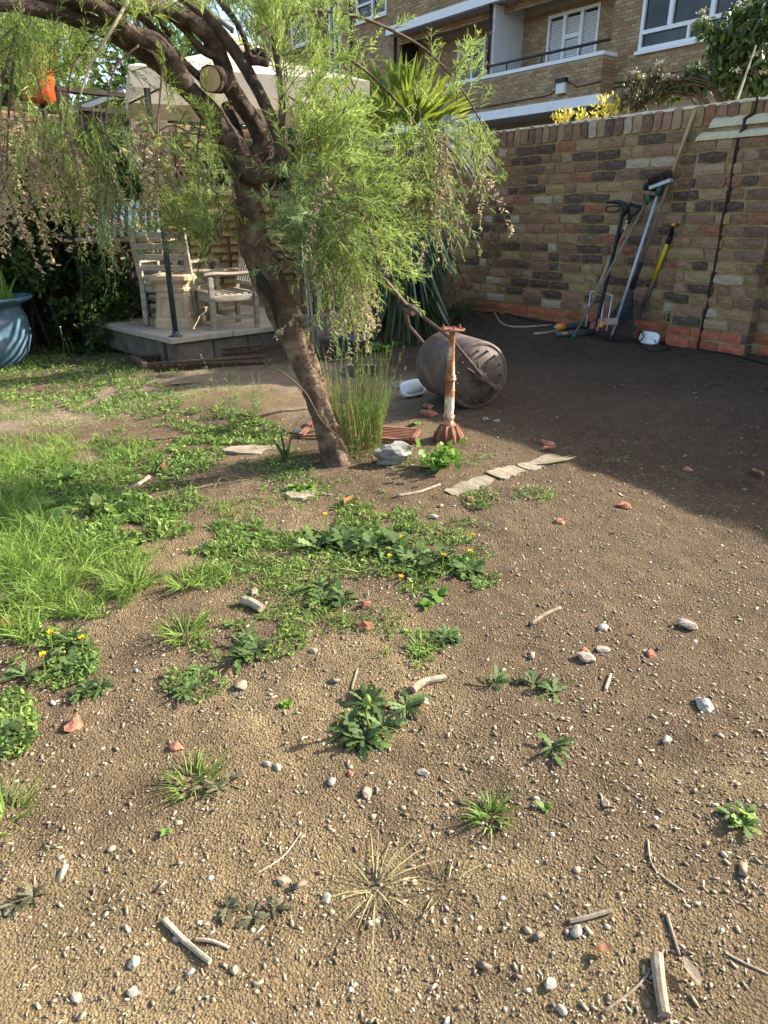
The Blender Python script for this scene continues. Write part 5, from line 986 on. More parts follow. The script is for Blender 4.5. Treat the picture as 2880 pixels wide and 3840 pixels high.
def spade():
    a = G(2372, 1262); top = onwall(2512, 890, .03); e = thing('spade', 'spade with yellow shaft and black and orange D handle beside the pier', 'spade', a); d = unit(top-a); L = np.linalg.norm(top-a); y0 = PW(2430, 1067, QW-.11); k = (y0-a)@d
    m = MB(); pole(m, a+d*k, top, .017); m.build('shaft', M['yel'], e, smooth=True); m = MB(); m.tube([a+d*k*.55, a+d*(k+.01)], [.022, .017], 10); m.build('socket', M['spade'], e, smooth=True)
    m = MB(); u = WD; V = [a+d*z+u*x-WN*o for x, z, o in ((-.07, k*.62, 0), (.07, k*.62, 0), (.075, .12, .01), (-.075, .12, .01), (.05, .02, .02), (-.05, .02, .02), (0, -.01, .02))]; m.add(V+[v-WN*.004 for v in V], [(0, 1, 2, 3), (3, 2, 4, 5), (5, 4, 6), (7, 10, 9, 8), (10, 12, 11, 9), (12, 13, 11), (0, 7, 8, 1), (1, 8, 9, 2), (2, 9, 11, 4), (0, 3, 10, 7), (3, 5, 12, 10)]); m.build('blade', M['spade'], e)
    m = MB(); m.tube([top-d*.05, top+d*.01], .021, 10); x, y = dhandle(m, top, d, .10, .1, .013, WN+WD*.35); m.build('handle', M['blackpl'], e, smooth=True); m = MB(); m.tube([x, y], .015, 10); m.build('grip', M['orange'], e, smooth=True)
spade()
def fork():
    a = G(2200, 1245); top = onwall(2362, 815, .10); e = thing('digging_fork', 'garden fork with black D handle, pale shaft and white tines, taped to the picker', 'fork', a); sh = PW(2222, 1120, QW-.26); d = unit(top-sh)
    m = MB(); pole(m, sh, top, .0145); m.build('shaft', M['tan'], e, smooth=True); m = MB(); m.tube([top-d*.05, top], .019, 10); x, y = dhandle(m, top, d, .105, .095, .012, WD*.8+np.array([0, 0, .1])); m.tube([x, y], .014, 8); m.build('handle', M['blackpl'], e, smooth=True)
    m = MB(); c = top-d*.24; m.beam(c+d*.14-WN*.014, c-d*.08-WN*.014, .018, .004, WN); m.build('sticker', M['blackpl'], e); m = MB(); m.beam(c-d*.08-WN*.0145, c-d*.13-WN*.0145, .016, .004, WN); m.build('sticker', M['tinw'], e)
    m = MB(); m.lathe(top-d*.035-WN*.014, [(.010, 0), (.010, .006), (.006, .008)], 10, -WN); m.build('rivet', M['tinw'], e)
    hx = [(2216, 1092, 2196, 1225), (2262, 1098, 2240, 1240), (2266, 1100, 2252, 1225), (2296, 1108, 2274, 1240)]
    q = [(PW(p[0], p[1], QW-.25), PW(p[2], p[3], QW-.38)) for p in hx]; m = MB()
    for (p0, p1) in q: m = MB(); m.tube([p0, p1], [.006, .0045], 7); m.build('tine', M['tinw'], e, smooth=True)
    m = MB(); m.tube([q[2][0], q[3][0]], .006, 7); m.tube([q[0][0], q[0][0]+(q[1][0]-q[0][0])*.35], .006, 7); m.build('tine_bridge', M['tinw'], e)
    for (px, py, r) in ((2292, 978, .034), (2262, 1052, .03)):
        c = PW(px, py, QW-.17 if py < 1000 else QW-.21); m = MB(); m.tube([c-d*.03, c+d*.03], r, 12); m.build('tape_band', M['tape'], e)
fork()
def picker():
    a = PW(2237, 1212, QW-.36); b = onwall(2336, 800, .13); d = unit(b-a); e = thing('litter_picker', 'black litter picker with pistol grip leaning beside the fork', 'litter picker', G(2237, 1245)); m = MB(); m.beam(a, b, .022, .03, WN, .003); m.build('shaft', M['blackpl'], e)
    t = onwall(2330, 775, .13); m = MB(); pts = [PW(x, y, QW-.13) for x, y in ((2338, 805), (2345, 780), (2325, 760), (2290, 758), (2272, 762))]; m.tube(pts, [.02, .026, .02, .012, .006], 9, True, None, 4); m.build('grip', M['blackpl'], e, smooth=True)
    pts = [PW(x, y, QW-.13) for x, y in ((2325, 775), (2290, 773), (2272, 783), (2280, 794), (2310, 793), (2330, 784))]; m = MB(); m.tube(pts, .006, 7, True, None, 4); m.build('trigger', M['blackpl'], e, smooth=True)
    m = MB(); m.box(PW(2256, 1216, QW-.37), (.05, .02, .035), np.stack([d, WN, np.cross(d, WN)], 1), .004); m.build('clip', M['orange'], e)
    for k in (-1, 1): m = MB(); m.beam(a, a-d*.05+WD*.02*k, .012, .01); m.build('jaw', M['blackpl'], e)
picker()
def blower():
    for (p0, p1, r, mk, lab, nm) in (((2088, 1240), (2232, 1228), .032, 'greypl', 'grey plastic blower tube with orange collar lying by the wall', 'blower_tube'), ((2083, 1266), (2225, 1256), .028, 'greypl', 'second grey plastic blower tube with yellow badge, nearer the path', 'blower_tube')):
        a = G(*p0)+np.array([0, 0, r]); b = G(*p1)+np.array([0, 0, r]); e = thing(nm, lab, 'tube', a-[0, 0, r]); d = unit(b-a); m = MB(); m.tube([a, a+d*.05, b], [r*.9, r, r*1.05], 14); m.build('tube', M[mk], e, smooth=True)
        if 'collar' in lab: m = MB(); m.tube([a-d*.004, a+d*.075], [r*1.02, r*1.08], 14); m.build('collar', M['orange'], e, smooth=True); m = MB(); m.tube([a-d*.03, a], [r*.3, r*.5], 8); m.build('spigot', M['alu'], e)
        else: m = MB(); m.box(a+d*.08-WN*.0+np.array([0, -r*.9, r*.35]), (.05, .006, .02), np.stack([d, np.cross([0, 0, 1], d), [0, 0, 1]], 1), .002); m.build('badge', M['orange'], e)
blower()
m = MB(); m.box(PW(2290, 1205, QW-.42), (.14, .004, .055), np.stack([unit(-WD+[0, 0, .12]), -WN, np.array([0, 0, 1.])], 1)); solo(m, 'cardboard_scrap', M['tape'], 'torn brown cardboard scrap caught on the rake', 'scrap', PW(2290, 1205, QW-.42))
def socket():
    g = G(2432, 1290); e = thing('extension_socket', 'white two gang extension socket with cable by the pier', 'socket', g); u = -WD; n_ = unit(-WN+np.array([0, 0, .35])); w = np.cross(n_, u); w = w if w[2] > 0 else -w; c = g+np.array([0, 0, .05]); a = np.linspace(0, 2*math.pi, 28, endpoint=False)
    def ov(rx, ry, h): return c+n_*h+np.outer(np.sign(np.cos(a))*np.abs(np.cos(a))**.55*rx, u)+np.outer(np.sign(np.sin(a))*np.abs(np.sin(a))**.7*ry, w)
    S = [ov(.088, .05, -.02), ov(.092, .054, 0), ov(.09, .052, .014), ov(.08, .042, .018)]; m = MB(); m.add(np.concatenate(S), [(i*28+j, i*28+(j+1) % 28, i*28+28+(j+1) % 28, i*28+28+j) for i in range(3) for j in range(28)]+[tuple(range(27, -1, -1)), tuple(84+j for j in range(28))]); m.build('housing', M['whitepl'], e, smooth=True)
    for x in (-.04, .04):
        for (dx, dz) in ((0, .018), (-.012, -.006), (.012, -.006)): m = MB(); m.box(c+n_*.0185+u*(x+dx)+w*dz, (.005, .008, .003), np.stack([u, w, n_], 1)); m.build('slot', M['blackpl'], e)
    m = MB(); m.lathe(c+n_*.016+u*.073-w*.02, [(.009, 0), (.009, .004), (.004, .005)], 12, n_); m.build('switch', M['greypl'], e)
    P = [c-u*.08, c-u*.11+[0, 0, .02], c-u*.06+[0, 0, .05]-WN*.03, c-u*.03-WN*.05, c-u*.1-WN*.05+[0, 0, -.045]]; m = MB(); m.tube(P, .0055, 7, True, None, 6); m.build('flex', M['cable'], e, smooth=True)
socket()
def cable(pts, label, r=.007):
    P = np.array([G(*p) for p in pts]); P, _ = smooth(P, np.ones(len(P)), 10); P[:, 2] = [gz(a, b)+r*.8 for a, b, _ in P]; m = MB(); m.tube(P, r, 7); return solo(m, 'power_cable', M['cable'], label, 'cable', P[0], smooth=True)
cable([(2390, 1280), (2430, 1315), (2510, 1312), (2480, 1290), (2560, 1300), (2650, 1318), (2740, 1330), (2800, 1350), (2900, 1375)], 'black cable running from the socket along the pier base')
cable([(1820, 1172), (1890, 1176), (1940, 1190), (2000, 1205), (2080, 1215), (2130, 1218)], 'black cable trailing along the wall foot towards the blower tubes')
m = MB(); m.box(G(1780, 1158)+[0, 0, .03], (.2, .1, .09), np.stack([WD, WN, [0, 0, 1]], 1), .012); solo(m, 'stone_block', M['conc'], 'grey stone block lying against the red brick base', 'stone', G(1780, 1158))
# ------------------------------------------------------------------ stones, brick fragments, sticks, leaves
def ico(sub):
    bm = bmesh.new(); bmesh.ops.create_icosphere(bm, subdivisions=sub, radius=1); bm.verts.index_update(); v = np.array([w.co[:] for w in bm.verts]); f = [tuple(w.index for w in q.verts) for q in bm.faces]; bm.free(); return v, f
I1 = ico(1); I2 = ico(2); I3 = ico(3)
def rock(g, r, sq=(1, 1, .7), rough=.3, seed=1, sub=I3, cuts=5, rot=None):
    v, f = sub; v = v.copy(); rs = np.random.default_rng(seed)
    for _ in range(cuts): n = rs.normal(size=3); n /= np.linalg.norm(n); h = rs.uniform(.55, .85); k = v@n; v = v-np.outer(np.maximum(k-h, 0), n)
    v = v*(1+(vn(v*2.2+seed*7.1, seed)-.5)[:, None]*rough+(vn(v*6+seed, seed+1)-.5)[:, None]*rough*.5); v = v*np.asarray(sq)*r; a = rs.uniform(0, 6.28) if rot is None else rot; c, s = math.cos(a), math.sin(a); v = v@np.array([[c, s, 0], [-s, c, 0], [0, 0, 1]])
    m = MB(); m.add(v+g+np.array([0, 0, r*sq[2]*.55]), f); return m
g = G(1475, 1730); solo(rock(g, .085, (1.15, .8, .72), .55, 5, I3, 7, .1), 'flint_rock', M['flint'], 'big pale grey flint rock at the foot of the tree', 'rock', g)
stones = [(2160, 3500, 31, 'smooth cream pebble on the bare soil', .05, 0), (2107, 3782, 24, 'round pinkish brown pebble near the thick stick', .05, 0), (1065, 3310, 30, 'blue grey flint on yellow sand', .5, 4), (1225, 3375, 24, 'small white pointed stone on sand', .5, 5), (1590, 2895, 24, 'white chipped stone below the dandelion', .4, 4), (1375, 2968, 30, 'white and grey broken flint', .6, 5), (1243, 2932, 22, 'flat blue grey pebble by a green leaf', .1, 0), (1000, 2862, 17, 'small cream pebble of a pair', .05, 0), (1040, 2876, 20, 'larger cream pebble of a pair', .05, 0), (955, 2222, 27, 'white flint chip beside the short log', .5, 5),
 (2572, 2352, 40, 'yellow brown stone on the bare soil', .5, 6), (2638, 2655, 42, 'purple brown stone lump near the dug soil', .5, 6), (2500, 2782, 28, 'pale pink angular stone on bare soil', .4, 6), (2268, 3022, 22, 'pale pink stone chip in bare soil', .4, 5), (500, 3735, 26, 'grey angular stone near the picture foot', .5, 5), (1180, 2452, 22, 'pale flint at the grass edge', .5, 5), (905, 2580, 36, 'flat pale triangular stone', .3, 5), (2258, 2440, 30, 'flat white stone on the soil', .3, 6), (2195, 2475, 40, 'flat tan stone sunk in the soil', .2, 4), (2060, 3690, 30, 'yellow stained stone among pebbles', .4, 4), (290, 3755, 28, 'yellow ochre stone on pale sand', .4, 4), (505, 3630, 32, 'flat pale grey stone in the sand', .3, 5), (715, 3660, 19, 'rounded pale pebble beside the grey stick', .1, 0), (1625, 1935, 20, 'dark grey pebble in front of the concrete strip', .05, 0), (2260, 2360, 26, 'dark rounded stone on the trodden soil', .1, 0), (1115, 1620, 30, 'pale stone in the trunk shade', .3, 4), (70, 1900, 30, 'pale stone among the tall grass', .3, 4), (1500, 1450, 34, 'brown clod beside the bulkhead lamp', .6, 4), (1820, 1580, 20, 'grey rubble stone under the roller', .5, 5), (1860, 1585, 16, 'pale rubble chip under the roller', .5, 5), (1590, 1555, 22, 'beige rubble stone behind the pedestal', .4, 5), (420, 3190, 18, 'small dark pebble on sand', .1, 0)]
for i, (x, y, r, lb, ro, cu) in enumerate(stones):
    g = G(x, y); solo(rock(g, r*mpp(g)*.85, (1.15, .85, .5), ro+.1, i+11, I2, cu+1), 'stone', M['peb'], lb, 'stone', g, smooth=cu == 0)
frags = [(280, 2725, 48, 'large purple red brick lump on the soil'), (660, 2808, 32, 'orange brick chip on bare soil'), (1365, 2360, 36, 'rough red brick lump among the weeds'), (1375, 2275, 28, 'red brown brick lump beside weeds'), (2337, 1905, 26, 'bright orange brick chip on soil'), (2098, 1962, 24, 'orange red brick chip by white stone'), (2050, 1668, 30, 'red brick piece in the wall shade'), (2196, 2443, 18, 'tiny orange brick chip by flat stones'), (2437, 2458, 24, 'orange brick chip near flat stones'), (1603, 1535, 26, 'bright red brick lump behind the pedestal'), (1612, 1565, 34, 'brown red brick half behind the pedestal'), (2578, 1765, 20, 'red brick chip in the shade'), (1315, 2905, 16, 'tiny red brick chip under the dandelion'), (1140, 3378, 16, 'small dark red brick chip on yellow sand'), (1760, 1880, 22, 'red brick crumb at the shadow edge')]
for i, (x, y, r, lb) in enumerate(frags):
    g = G(x, y); solo(rock(g, r*mpp(g)*.9, (1.15, .85, .55), .6, i+70, I2, 6), 'brick_fragment', M['frag'], lb, 'brick fragment', g)
sticks = [((620, 3468), (700, 3550), (792, 3632), 24, 'straight grey bark stick beside the withered dandelion'), ((732, 3540), (800, 3552), (862, 3574), 16, 'short yellow stripped stick beside the grey one'), ((2462, 3590), (2472, 3700), (2492, 3812), 50, 'thick grey sawn stick lying on soil'), ((2497, 3442), (2522, 3510), (2548, 3580), 15, 'thin grey stick above the thick one'), ((2260, 3795), (2400, 3690), (2490, 3560), 12, 'long pale curved twig crossing the thick stick'), ((2430, 3150), (2450, 3260), (2562, 3355), 8, 'thin arched twig lying on bare soil'), ((1548, 2600), (1590, 2572), (1672, 2556), 30, 'pale bent piece of driftwood'), ((1990, 2352), (2040, 2320), (2100, 2290), 16, 'straight pale stick on bare soil'), ((915, 2262), (945, 2270), (985, 2290), 40, 'short thick tan log'), ((445, 1855), (500, 1830), (560, 1790), 18, 'brown stick lying in the grass'), ((1490, 1865), (1570, 1850), (1650, 1822), 14, 'dark brown stick in front of the flint'), ((2715, 3578), (2790, 3615), (2880, 3655), 10, 'dark twig at the soil edge'), ((960, 3290), (1060, 3220), (1130, 3130), 8, 'pale curved stalk on yellow sand'), ((2135, 3462), (2200, 3450), (2290, 3430), 20, 'reddish bark strip on the soil'), ((1340, 2520), (1320, 2590), (1330, 2600), 10, 'short brown twig in soil'), ((2270, 2590), (2280, 2560), (2290, 2530), 14, 'short upright pale stick'), ((1850, 1165), (1900, 1225), (2070, 1222), 8, 'thin twig lying by the wall foot'), ((2000, 1255), (2050, 1250), (2100, 1240), 10, 'brown twig before the blower tubes')]
for i, (a, b, c, w, lb) in enumerate(sticks):
    P = np.array([G(*q) for q in (a, b, c)]); r = w/2*mpp(P[1]); P[:, 2] += r*.75; m = MB(); m.tube(P, [r, r*.95, r*.85], 9 if w > 20 else 6, True, bark_disp(i, .15, .08), 5); solo(m, 'stick', M['stickm'], lb, 'stick', P[0], smooth=w < 20)
for i, (x, y, r, lb) in enumerate([(2840, 1782, 38, 'curled orange brown leaf on the shaded soil'), (2060, 1690, 34, 'flat orange leaf beside the brick piece'), (625, 1757, 55, 'long orange leaf under the grass'), (520, 1718, 42, 'tan fallen leaf by the green sprout'), (1308, 1884, 38, 'dark red brown leaf on soil'), (35, 2350, 60, 'large rusty brown leaf in the grass'), (2590, 3660, 56, 'grey brown bark flake'), (2260, 3580, 40, 'orange curl of bark on the soil'), (1580, 2640, 40, 'dry pale curled leaf'), (1340, 1662, 26, 'small white dry leaf at the trunk foot')]):
    g = G(x, y); R = r*mpp(g); n = 10; V = []; a = random.uniform(0, 3)
    for k in range(n+1):
        t = k/n; wd = math.sin(t*math.pi)**.8*.38*R
        for j in (-1, 0, 1): V.append(g+np.array([math.cos(a)*(t-.5)*2*R-math.sin(a)*j*wd, math.sin(a)*(t-.5)*2*R+math.cos(a)*j*wd, .012+.3*abs(j)*wd+.15*R*math.sin(t*5)**2]))
    m = MB(); m.add(V, [(k*3+j, k*3+j+1, k*3+4+j, k*3+3+j) for k in range(n) for j in (0, 1)]); solo(m, 'fallen_leaf', M['brownleaf'] if i < 6 or i == 7 else M['stickm'], lb, 'leaf', g, smooth=True)
# worn concrete edging flush with the soil
e = thing('concrete_strip', 'broken strip of worn concrete sunk in the soil', 'edging', G(1850, 1790))
for (x0, y0, x1, y1, w) in ((1680, 1850, 1840, 1802, .09), (1850, 1792, 1950, 1760, .11), (1960, 1758, 2100, 1712, .10)):
    a = G(x0, y0); b = G(x1, y1); m = MB(); n = 12; V = []; d = unit((b-a)*[1, 1, 0]); r = np.array([-d[1], d[0], 0])
    for i in range(n+1):
        c = a+(b-a)*i/n; k = w*(.75+.5*random.random())*(.6 if i in (0, n) else 1); z = gz(c[0], c[1])+.005; V += [[*(c-r*k*.5)[:2], z-.05], [*(c-r*k*.45)[:2], z], [*(c+r*k*.45)[:2], z+.002], [*(c+r*k*.5)[:2], z-.05]]
    m.add(V, [(i*4+j, i*4+j+1, i*4+5+j, i*4+4+j) for i in range(n) for j in range(3)]); m.build('concrete_piece', M['conc'], e)
for (x, y, rx, ry, lb) in ((960, 1690, .16, .07, 'flat worn concrete piece left of the trunk'), (1130, 1850, .07, .05, 'small flat sandy stone slab below the trunk')):
    g = G(x, y); a = np.linspace(0, 2*math.pi, 18, endpoint=False); k = 1+.3*(rng.uniform(size=18)-.5); m = MB(); P = np.c_[g[0]+rx*np.cos(a)*k, g[1]+ry*np.sin(a)*k, np.zeros(18)]; z = g[2]+.007; T = P.copy(); T[:, 2] = z; P[:, 2] = z-.05; m.add(np.concatenate([P, T]), [(j, (j+1) % 18, 18+(j+1) % 18, 18+j) for j in range(18)]+[tuple(18+j for j in range(18))]); solo(m, 'flat_stone', M['conc'], lb, 'stone', g)
# ------------------------------------------------------------------ individual weeds
K = 2880/1659
def rosette(px, py, rpx, n, matk, label, name='dandelion_plant', cat='weed', flowers=0, up=.28, prof=DAND, wr=.27, k2=1, bud=False):
    g = G(px, py); R = rpx*mpp(g); e = thing(name, label, cat, g); m = MB()
    for j in range(k2):
        o = g+np.array([rng.normal(0, R*.42), rng.normal(0, R*.42), 0])*(k2 > 1); o[2] = gz(o[0], o[1])+.004; a = rng.uniform(0, 2*math.pi, n); D = np.c_[np.cos(a), np.sin(a), rng.uniform(.1, 1.8, n)*up*2]; L = R*rng.uniform(.5, 1.1, n)*(.55 if k2 > 2 else .75 if k2 > 1 else 1)
        blades(m, np.repeat(o[None], n, 0), D, L, L*wr*rng.uniform(.8, 1.3, n), np.c_[rng.normal(0, .1, (n, 2)), -up*rng.uniform(.6, 1.6, n)], prof, side=np.c_[-np.sin(a), np.cos(a), rng.normal(0, .35, n)])
    m.build('leaves', M[matk], e)
    for j in range(flowers):
        o = g+np.array([rng.normal(0, R*.5), rng.normal(0, R*.5), 0]); o[2] = gz(o[0], o[1]); h = rng.uniform(.04, .08); m = MB(); m.tube([o, o+[.005, 0, h]], .002, 5); st = m.build('stalk', M['bright'], e); m = MB(); t = o+[.005, 0, h]; q = 44; aa = rng.uniform(0, 6.28, q); blades(m, np.repeat(t[None], q, 0), np.c_[np.cos(aa), np.sin(aa), rng.uniform(.1, 1.2, q)], .011, .003, None, (1, 1)); m.build('flower', M['yellow'], st)
    if bud:
        o = g+np.array([-.02, .0, 0]); P = [o, o+[-.012, 0, .05], o+[-.008, 0, .085]]; m = MB(); m.tube(P, .003, 6, True, None, 4); st = m.build('stalk', M['shoot'], e, smooth=True); m = MB(); m.lathe(P[-1], [(.004, -.004), (.009, .002), (.009, .01), (.004, .02)], 10); m.build('bud', M['weed'], st, smooth=True)
    return e
rosette(820*K, 1580*K, 200, 20, 'dand', 'large dark dandelion clump with a closed bud on a stalk', k2=8, bud=True)
rosette(1000*K, 1372*K, 120, 22, 'dand', 'dandelion clump at the soil edge below the yellow flowers', k2=3)
rosette(1112*K, 1490*K, 110, 16, 'dand', 'flattened dandelion on the bare soil', k2=2); rosette(1195*K, 1500*K, 80, 14, 'dand', 'small flattened dandelion beside a bigger one', k2=1)
rosette(1190*K, 1628*K, 105, 16, 'dand', 'spiky dandelion below two flattened ones', k2=1); rosette(1175*K, 1752*K, 42, 10, 'weed', 'tiny round leaved seedling', prof=LEAF, wr=.5)
rosette(1605*K, 1775*K, 130, 16, 'weed', 'broad leaved green weed on the bare soil', k2=3, wr=.4); rosette(62*K, 1965*K, 130, 20, 'dryd', 'half withered dark dandelion in dry sand', k2=3)
rosette(515*K, 2000*K, 130, 18, 'dryd', 'withered dandelion beside the grey stick', k2=3); rosette(110*K, 1430*K, 170, 22, 'dand', 'spreading dandelion clump with small yellow flowers', k2=5, flowers=3)
rosette(200*K, 1490*K, 120, 18, 'dand', 'dandelion clump above the purple brick lump', k2=3); rosette(20*K, 1610*K, 150, 22, 'dand', 'dark dandelion clump at the grass edge', k2=5)
rosette(430*K, 1490*K, 120, 18, 'dand', 'dusty grey green dandelion on bare soil', k2=3); rosette(470*K, 1690*K, 110, 16, 'dryd', 'dusty withered dandelion beside a grass tuft', k2=3)
rosette(900*K, 1215*K, 190, 22, 'dand', 'dandelion patch with open yellow flowers', k2=7, flowers=4); rosette(1030*K, 1225*K, 110, 18, 'dand', 'dandelion patch edge with single yellow flower', k2=3, flowers=2)
rosette(760*K, 1190*K, 200, 22, 'dand', 'dandelion patch in the middle of the weeds', k2=8, flowers=1); rosette(960*K, 1285*K, 80, 14, 'bright', 'bright lobed weed in the dandelion patch', k2=2, wr=.5, prof=LEAF)
rosette(540*K, 1395*K, 150, 20, 'dand', 'dandelion patch beside the low grass tuft', k2=5); rosette(690*K, 1290*K, 150, 18, 'dand', 'flat dandelion patch above the red brick lump', k2=5)
rosette(620*K, 1522*K, 42, 22, 'bright', 'tiny bright green seedling cluster', prof=LEAF, wr=.7, k2=2, up=.5); rosette(648*K, 1052*K, 75, 30, 'bright', 'bright leafy herb on the mound', prof=LEAF, wr=.6, k2=6, up=.7)
rosette(360*K, 1805*K, 36, 8, 'weed', 'tiny lone weed in the sand', prof=LEAF, wr=.5); rosette(150*K, 1110*K, 260, 16, 'weed', 'dock plant with big soft leaves in the grass', prof=LEAF, wr=.42, k2=9, up=.6, name='dock_plant')
rosette(700*K, 1190*K, 60, 7, 'weed', 'single pale green lobed leaf plant', wr=.5)
# bright cabbage-like plant
def kale():
    g = G(1660, 1760); e = thing('leafy_seedling', 'bright green leafy plant in front of the rusty pedestal', 'plant', g); m = MB(); n = 26; a = rng.uniform(0, 6.28, n); L = rng.uniform(.06, .13, n); blades(m, np.repeat(g[None], n, 0)+[0, 0, .01], np.c_[np.cos(a), np.sin(a), rng.uniform(.4, 1.6, n)], L, L*.62, np.c_[rng.normal(0, .1, (n, 2)), -rng.uniform(.2, .7, n)], (.15, .5, .9, .75, 1, .6), side=np.c_[-np.sin(a), np.cos(a), rng.normal(0, .2, n)]); m.build('leaves', M['bright'], e)
    m = MB(); n = 60; B = g+np.c_[rng.normal(0, .06, (n, 2)), rng.uniform(.03, .1, n)]; blades(m, B, rdir(n)+[0, 0, .6], rng.uniform(.02, .045, n), .03, None, LEAF); m.build('young_leaves', M['bright'], e)
kale()
rosette(1560, 1600, 45, 9, 'weed', 'small leafy weed behind the pedestal', prof=LEAF, wr=.45, up=.5); rosette(1085, 1740, 60, 20, 'weed', 'leafy weeds around the bulb sprout', prof=LEAF, wr=.4, k2=5, up=.9)
rosette(1410, 1310, 90, 26, 'weed', 'low green weed cushion beneath the palm', prof=LEAF, wr=.5, k2=9, up=.5); rosette(1040, 1290, 55, 20, 'bright', 'bright grass tuft at the platform end', prof=(1, .8, .5), wr=.05, k2=4, up=1.2, name='grass_tuft')
clump(1075, 1730, 7, .19, .018, 'strap', 'bulb_sprout', 'dark green sprouting bulb leaves at the trunk foot', 'plant', .25, .1, .015)
for (x, y, n, L, lb) in [(290*K, 1270*K, 150, .13, 'thick bright green grass tuft on bare soil'), (400*K, 1262*K, 70, .1, 'grass tuft joined to the thicker tuft'), (400*K, 1372*K, 110, .09, 'low spiky grass tuft below the thick tuft'), (415*K, 1695*K, 70, .07, 'small dusty grass tuft on dry soil'), (1062*K, 1768*K, 60, .06, 'small bright grass tuft in bare soil'), (10*K, 1765*K, 70, .1, 'grass tuft at the sand edge'), (912*K, 1405*K, 60, .05, 'low grass tuft under the dandelions'), (850*K, 1620*K, 1, .02, 'tiny grass seedling under the dandelion')]:
    clump(x, y, n, L, .0042, 'grass', 'grass_tuft', lb, 'grass tuft', .9, .5, .05 if n > 60 else .03, prof=(1, .85, .5))
clump(810*K, 1915*K, 70, .13, .0026, 'drygrass', 'dry_grass_tuft', 'flat dry straw coloured grass tuft on sand', 'grass tuft', 2.2, .7, .03, prof=(1, .8, .5)); clump(960*K, 1920*K, 24, .08, .0026, 'drygrass', 'dry_grass_tuft', 'sparse pale dry grass beside the bigger dry tuft', 'grass tuft', 2, .7, .03, prof=(1, .8, .5))
for (x, y, L, lb) in ((2020, 1745, .2, 'pale dry strap leaf lying on the concrete strip'), (1220, 1360, .35, 'dry strap leaf on the path before the platform'), (620, 1450, .3, 'dry palm leaf lying on the sandy path')):
    g = G(x, y)+[0, 0, .012]; m = MB(); blades(m, np.repeat(g[None], 3, 0), np.array([[1, .4, .05], [.8, .1, .08], [1, .2, .03]]), L, .02, np.array([0, .2, -.02]), (.6, 1, .9, .6), side=[0, 1, .2]); solo(m, 'dry_strap_leaf', M['straw'], lb, 'leaf', g)
# ------------------------------------------------------------------ uncountable ground cover
def patch(cx, cy, rx, ry, n):
    out = []
    for _ in range(n):
        a = rng.uniform(0, 6.283); r = math.sqrt(rng.uniform()); x = cx+rx*r*math.cos(a); y = cy+ry*r*math.sin(a); out.append(G0(x*K, y*K))
    P = np.array(out); P[:, 2] = gfull(P[:, 0], P[:, 1]); keep = n2(P[:, 0], P[:, 1], .12, 31)+n2(P[:, 0], P[:, 1], .05, 32)*.6 > -.12; return P[keep]
def G0(px, py):
    r = ray(px, py); z = 0.
    for _ in range(5): t = (z-H)/r[2]; z = float(gbase(r[0]*t, r[1]*t))
    p = CAM+r*t; return p
gm = MB(); gl = []; dm = MB()
for (cx, cy, rx, ry, n, L) in [(60, 1000, 120, 60, 700, .13), (200, 985, 170, 45, 700, .11), (30, 1110, 70, 130, 1200, .17), (70, 1210, 110, 110, 1300, .14), (170, 1290, 120, 50, 600, .10), (330, 960, 130, 40, 450, .08), (450, 1250, 50, 25, 120, .08), (560, 1130, 130, 60, 260, .06), (20, 830, 90, 80, 500, .12), (300, 860, 160, 30, 350, .06), (420, 800, 120, 25, 150, .05), (800, 1130, 150, 60, 160, .05), (30, 1330, 60, 60, 300, .1), (500, 850, 100, 25, 120, .05), (660, 1340, 100, 40, 90, .05), (880, 1430, 60, 30, 60, .04), (260, 1080, 120, 60, 420, .09), (300, 1170, 120, 50, 300, .07), (230, 1220, 90, 40, 300, .09), (420, 1110, 90, 40, 160, .06), (120, 900, 130, 25, 260, .07), (560, 1240, 90, 40, 120, .05)]:
    P = patch(cx, cy, rx, ry, int(n*2.2)); N = len(P); D = np.c_[rng.normal(0, .55, N), rng.normal(0, .55, N), np.ones(N)]; blades(gm, P, D, L*rng.uniform(.4, 1.2, N), .0034*rng.uniform(.7, 1.3, N), np.c_[rng.normal(0, .35, (N, 2)), -rng.uniform(.1, .7, N)], (1, .85, .55))
gm.build('grass', M['grass'], None, kind='stuff'); bpy.data.objects['grass']['label'] = 'loose bright green grass spreading over the soil'; bpy.data.objects['grass']['category'] = 'grass'
for (cx, cy, rx, ry, n) in [(150, 1080, 150, 80, 120), (330, 980, 160, 50, 140), (60, 1200, 80, 100, 100), (1000, 1040, 120, 40, 30), (500, 1170, 200, 60, 120), (700, 1250, 150, 60, 60), (480, 1020, 150, 40, 60)]:
    P = patch(cx, cy, rx, ry, n); N = len(P); D = np.c_[rng.normal(0, 1, (N, 2)), rng.uniform(.05, .5, N)]; blades(dm, P+[0, 0, .008], D, rng.uniform(.04, .12, N), .003, np.c_[rng.normal(0, .2, (N, 2)), np.full(N, -.15)], (1, .8, .5))
dm.build('dead_grass', M['drygrass'], None, kind='stuff'); tag(bpy.data.objects['dead_grass'], 'scattered dead grass stalks over the weeds', 'grass')
wm = MB()
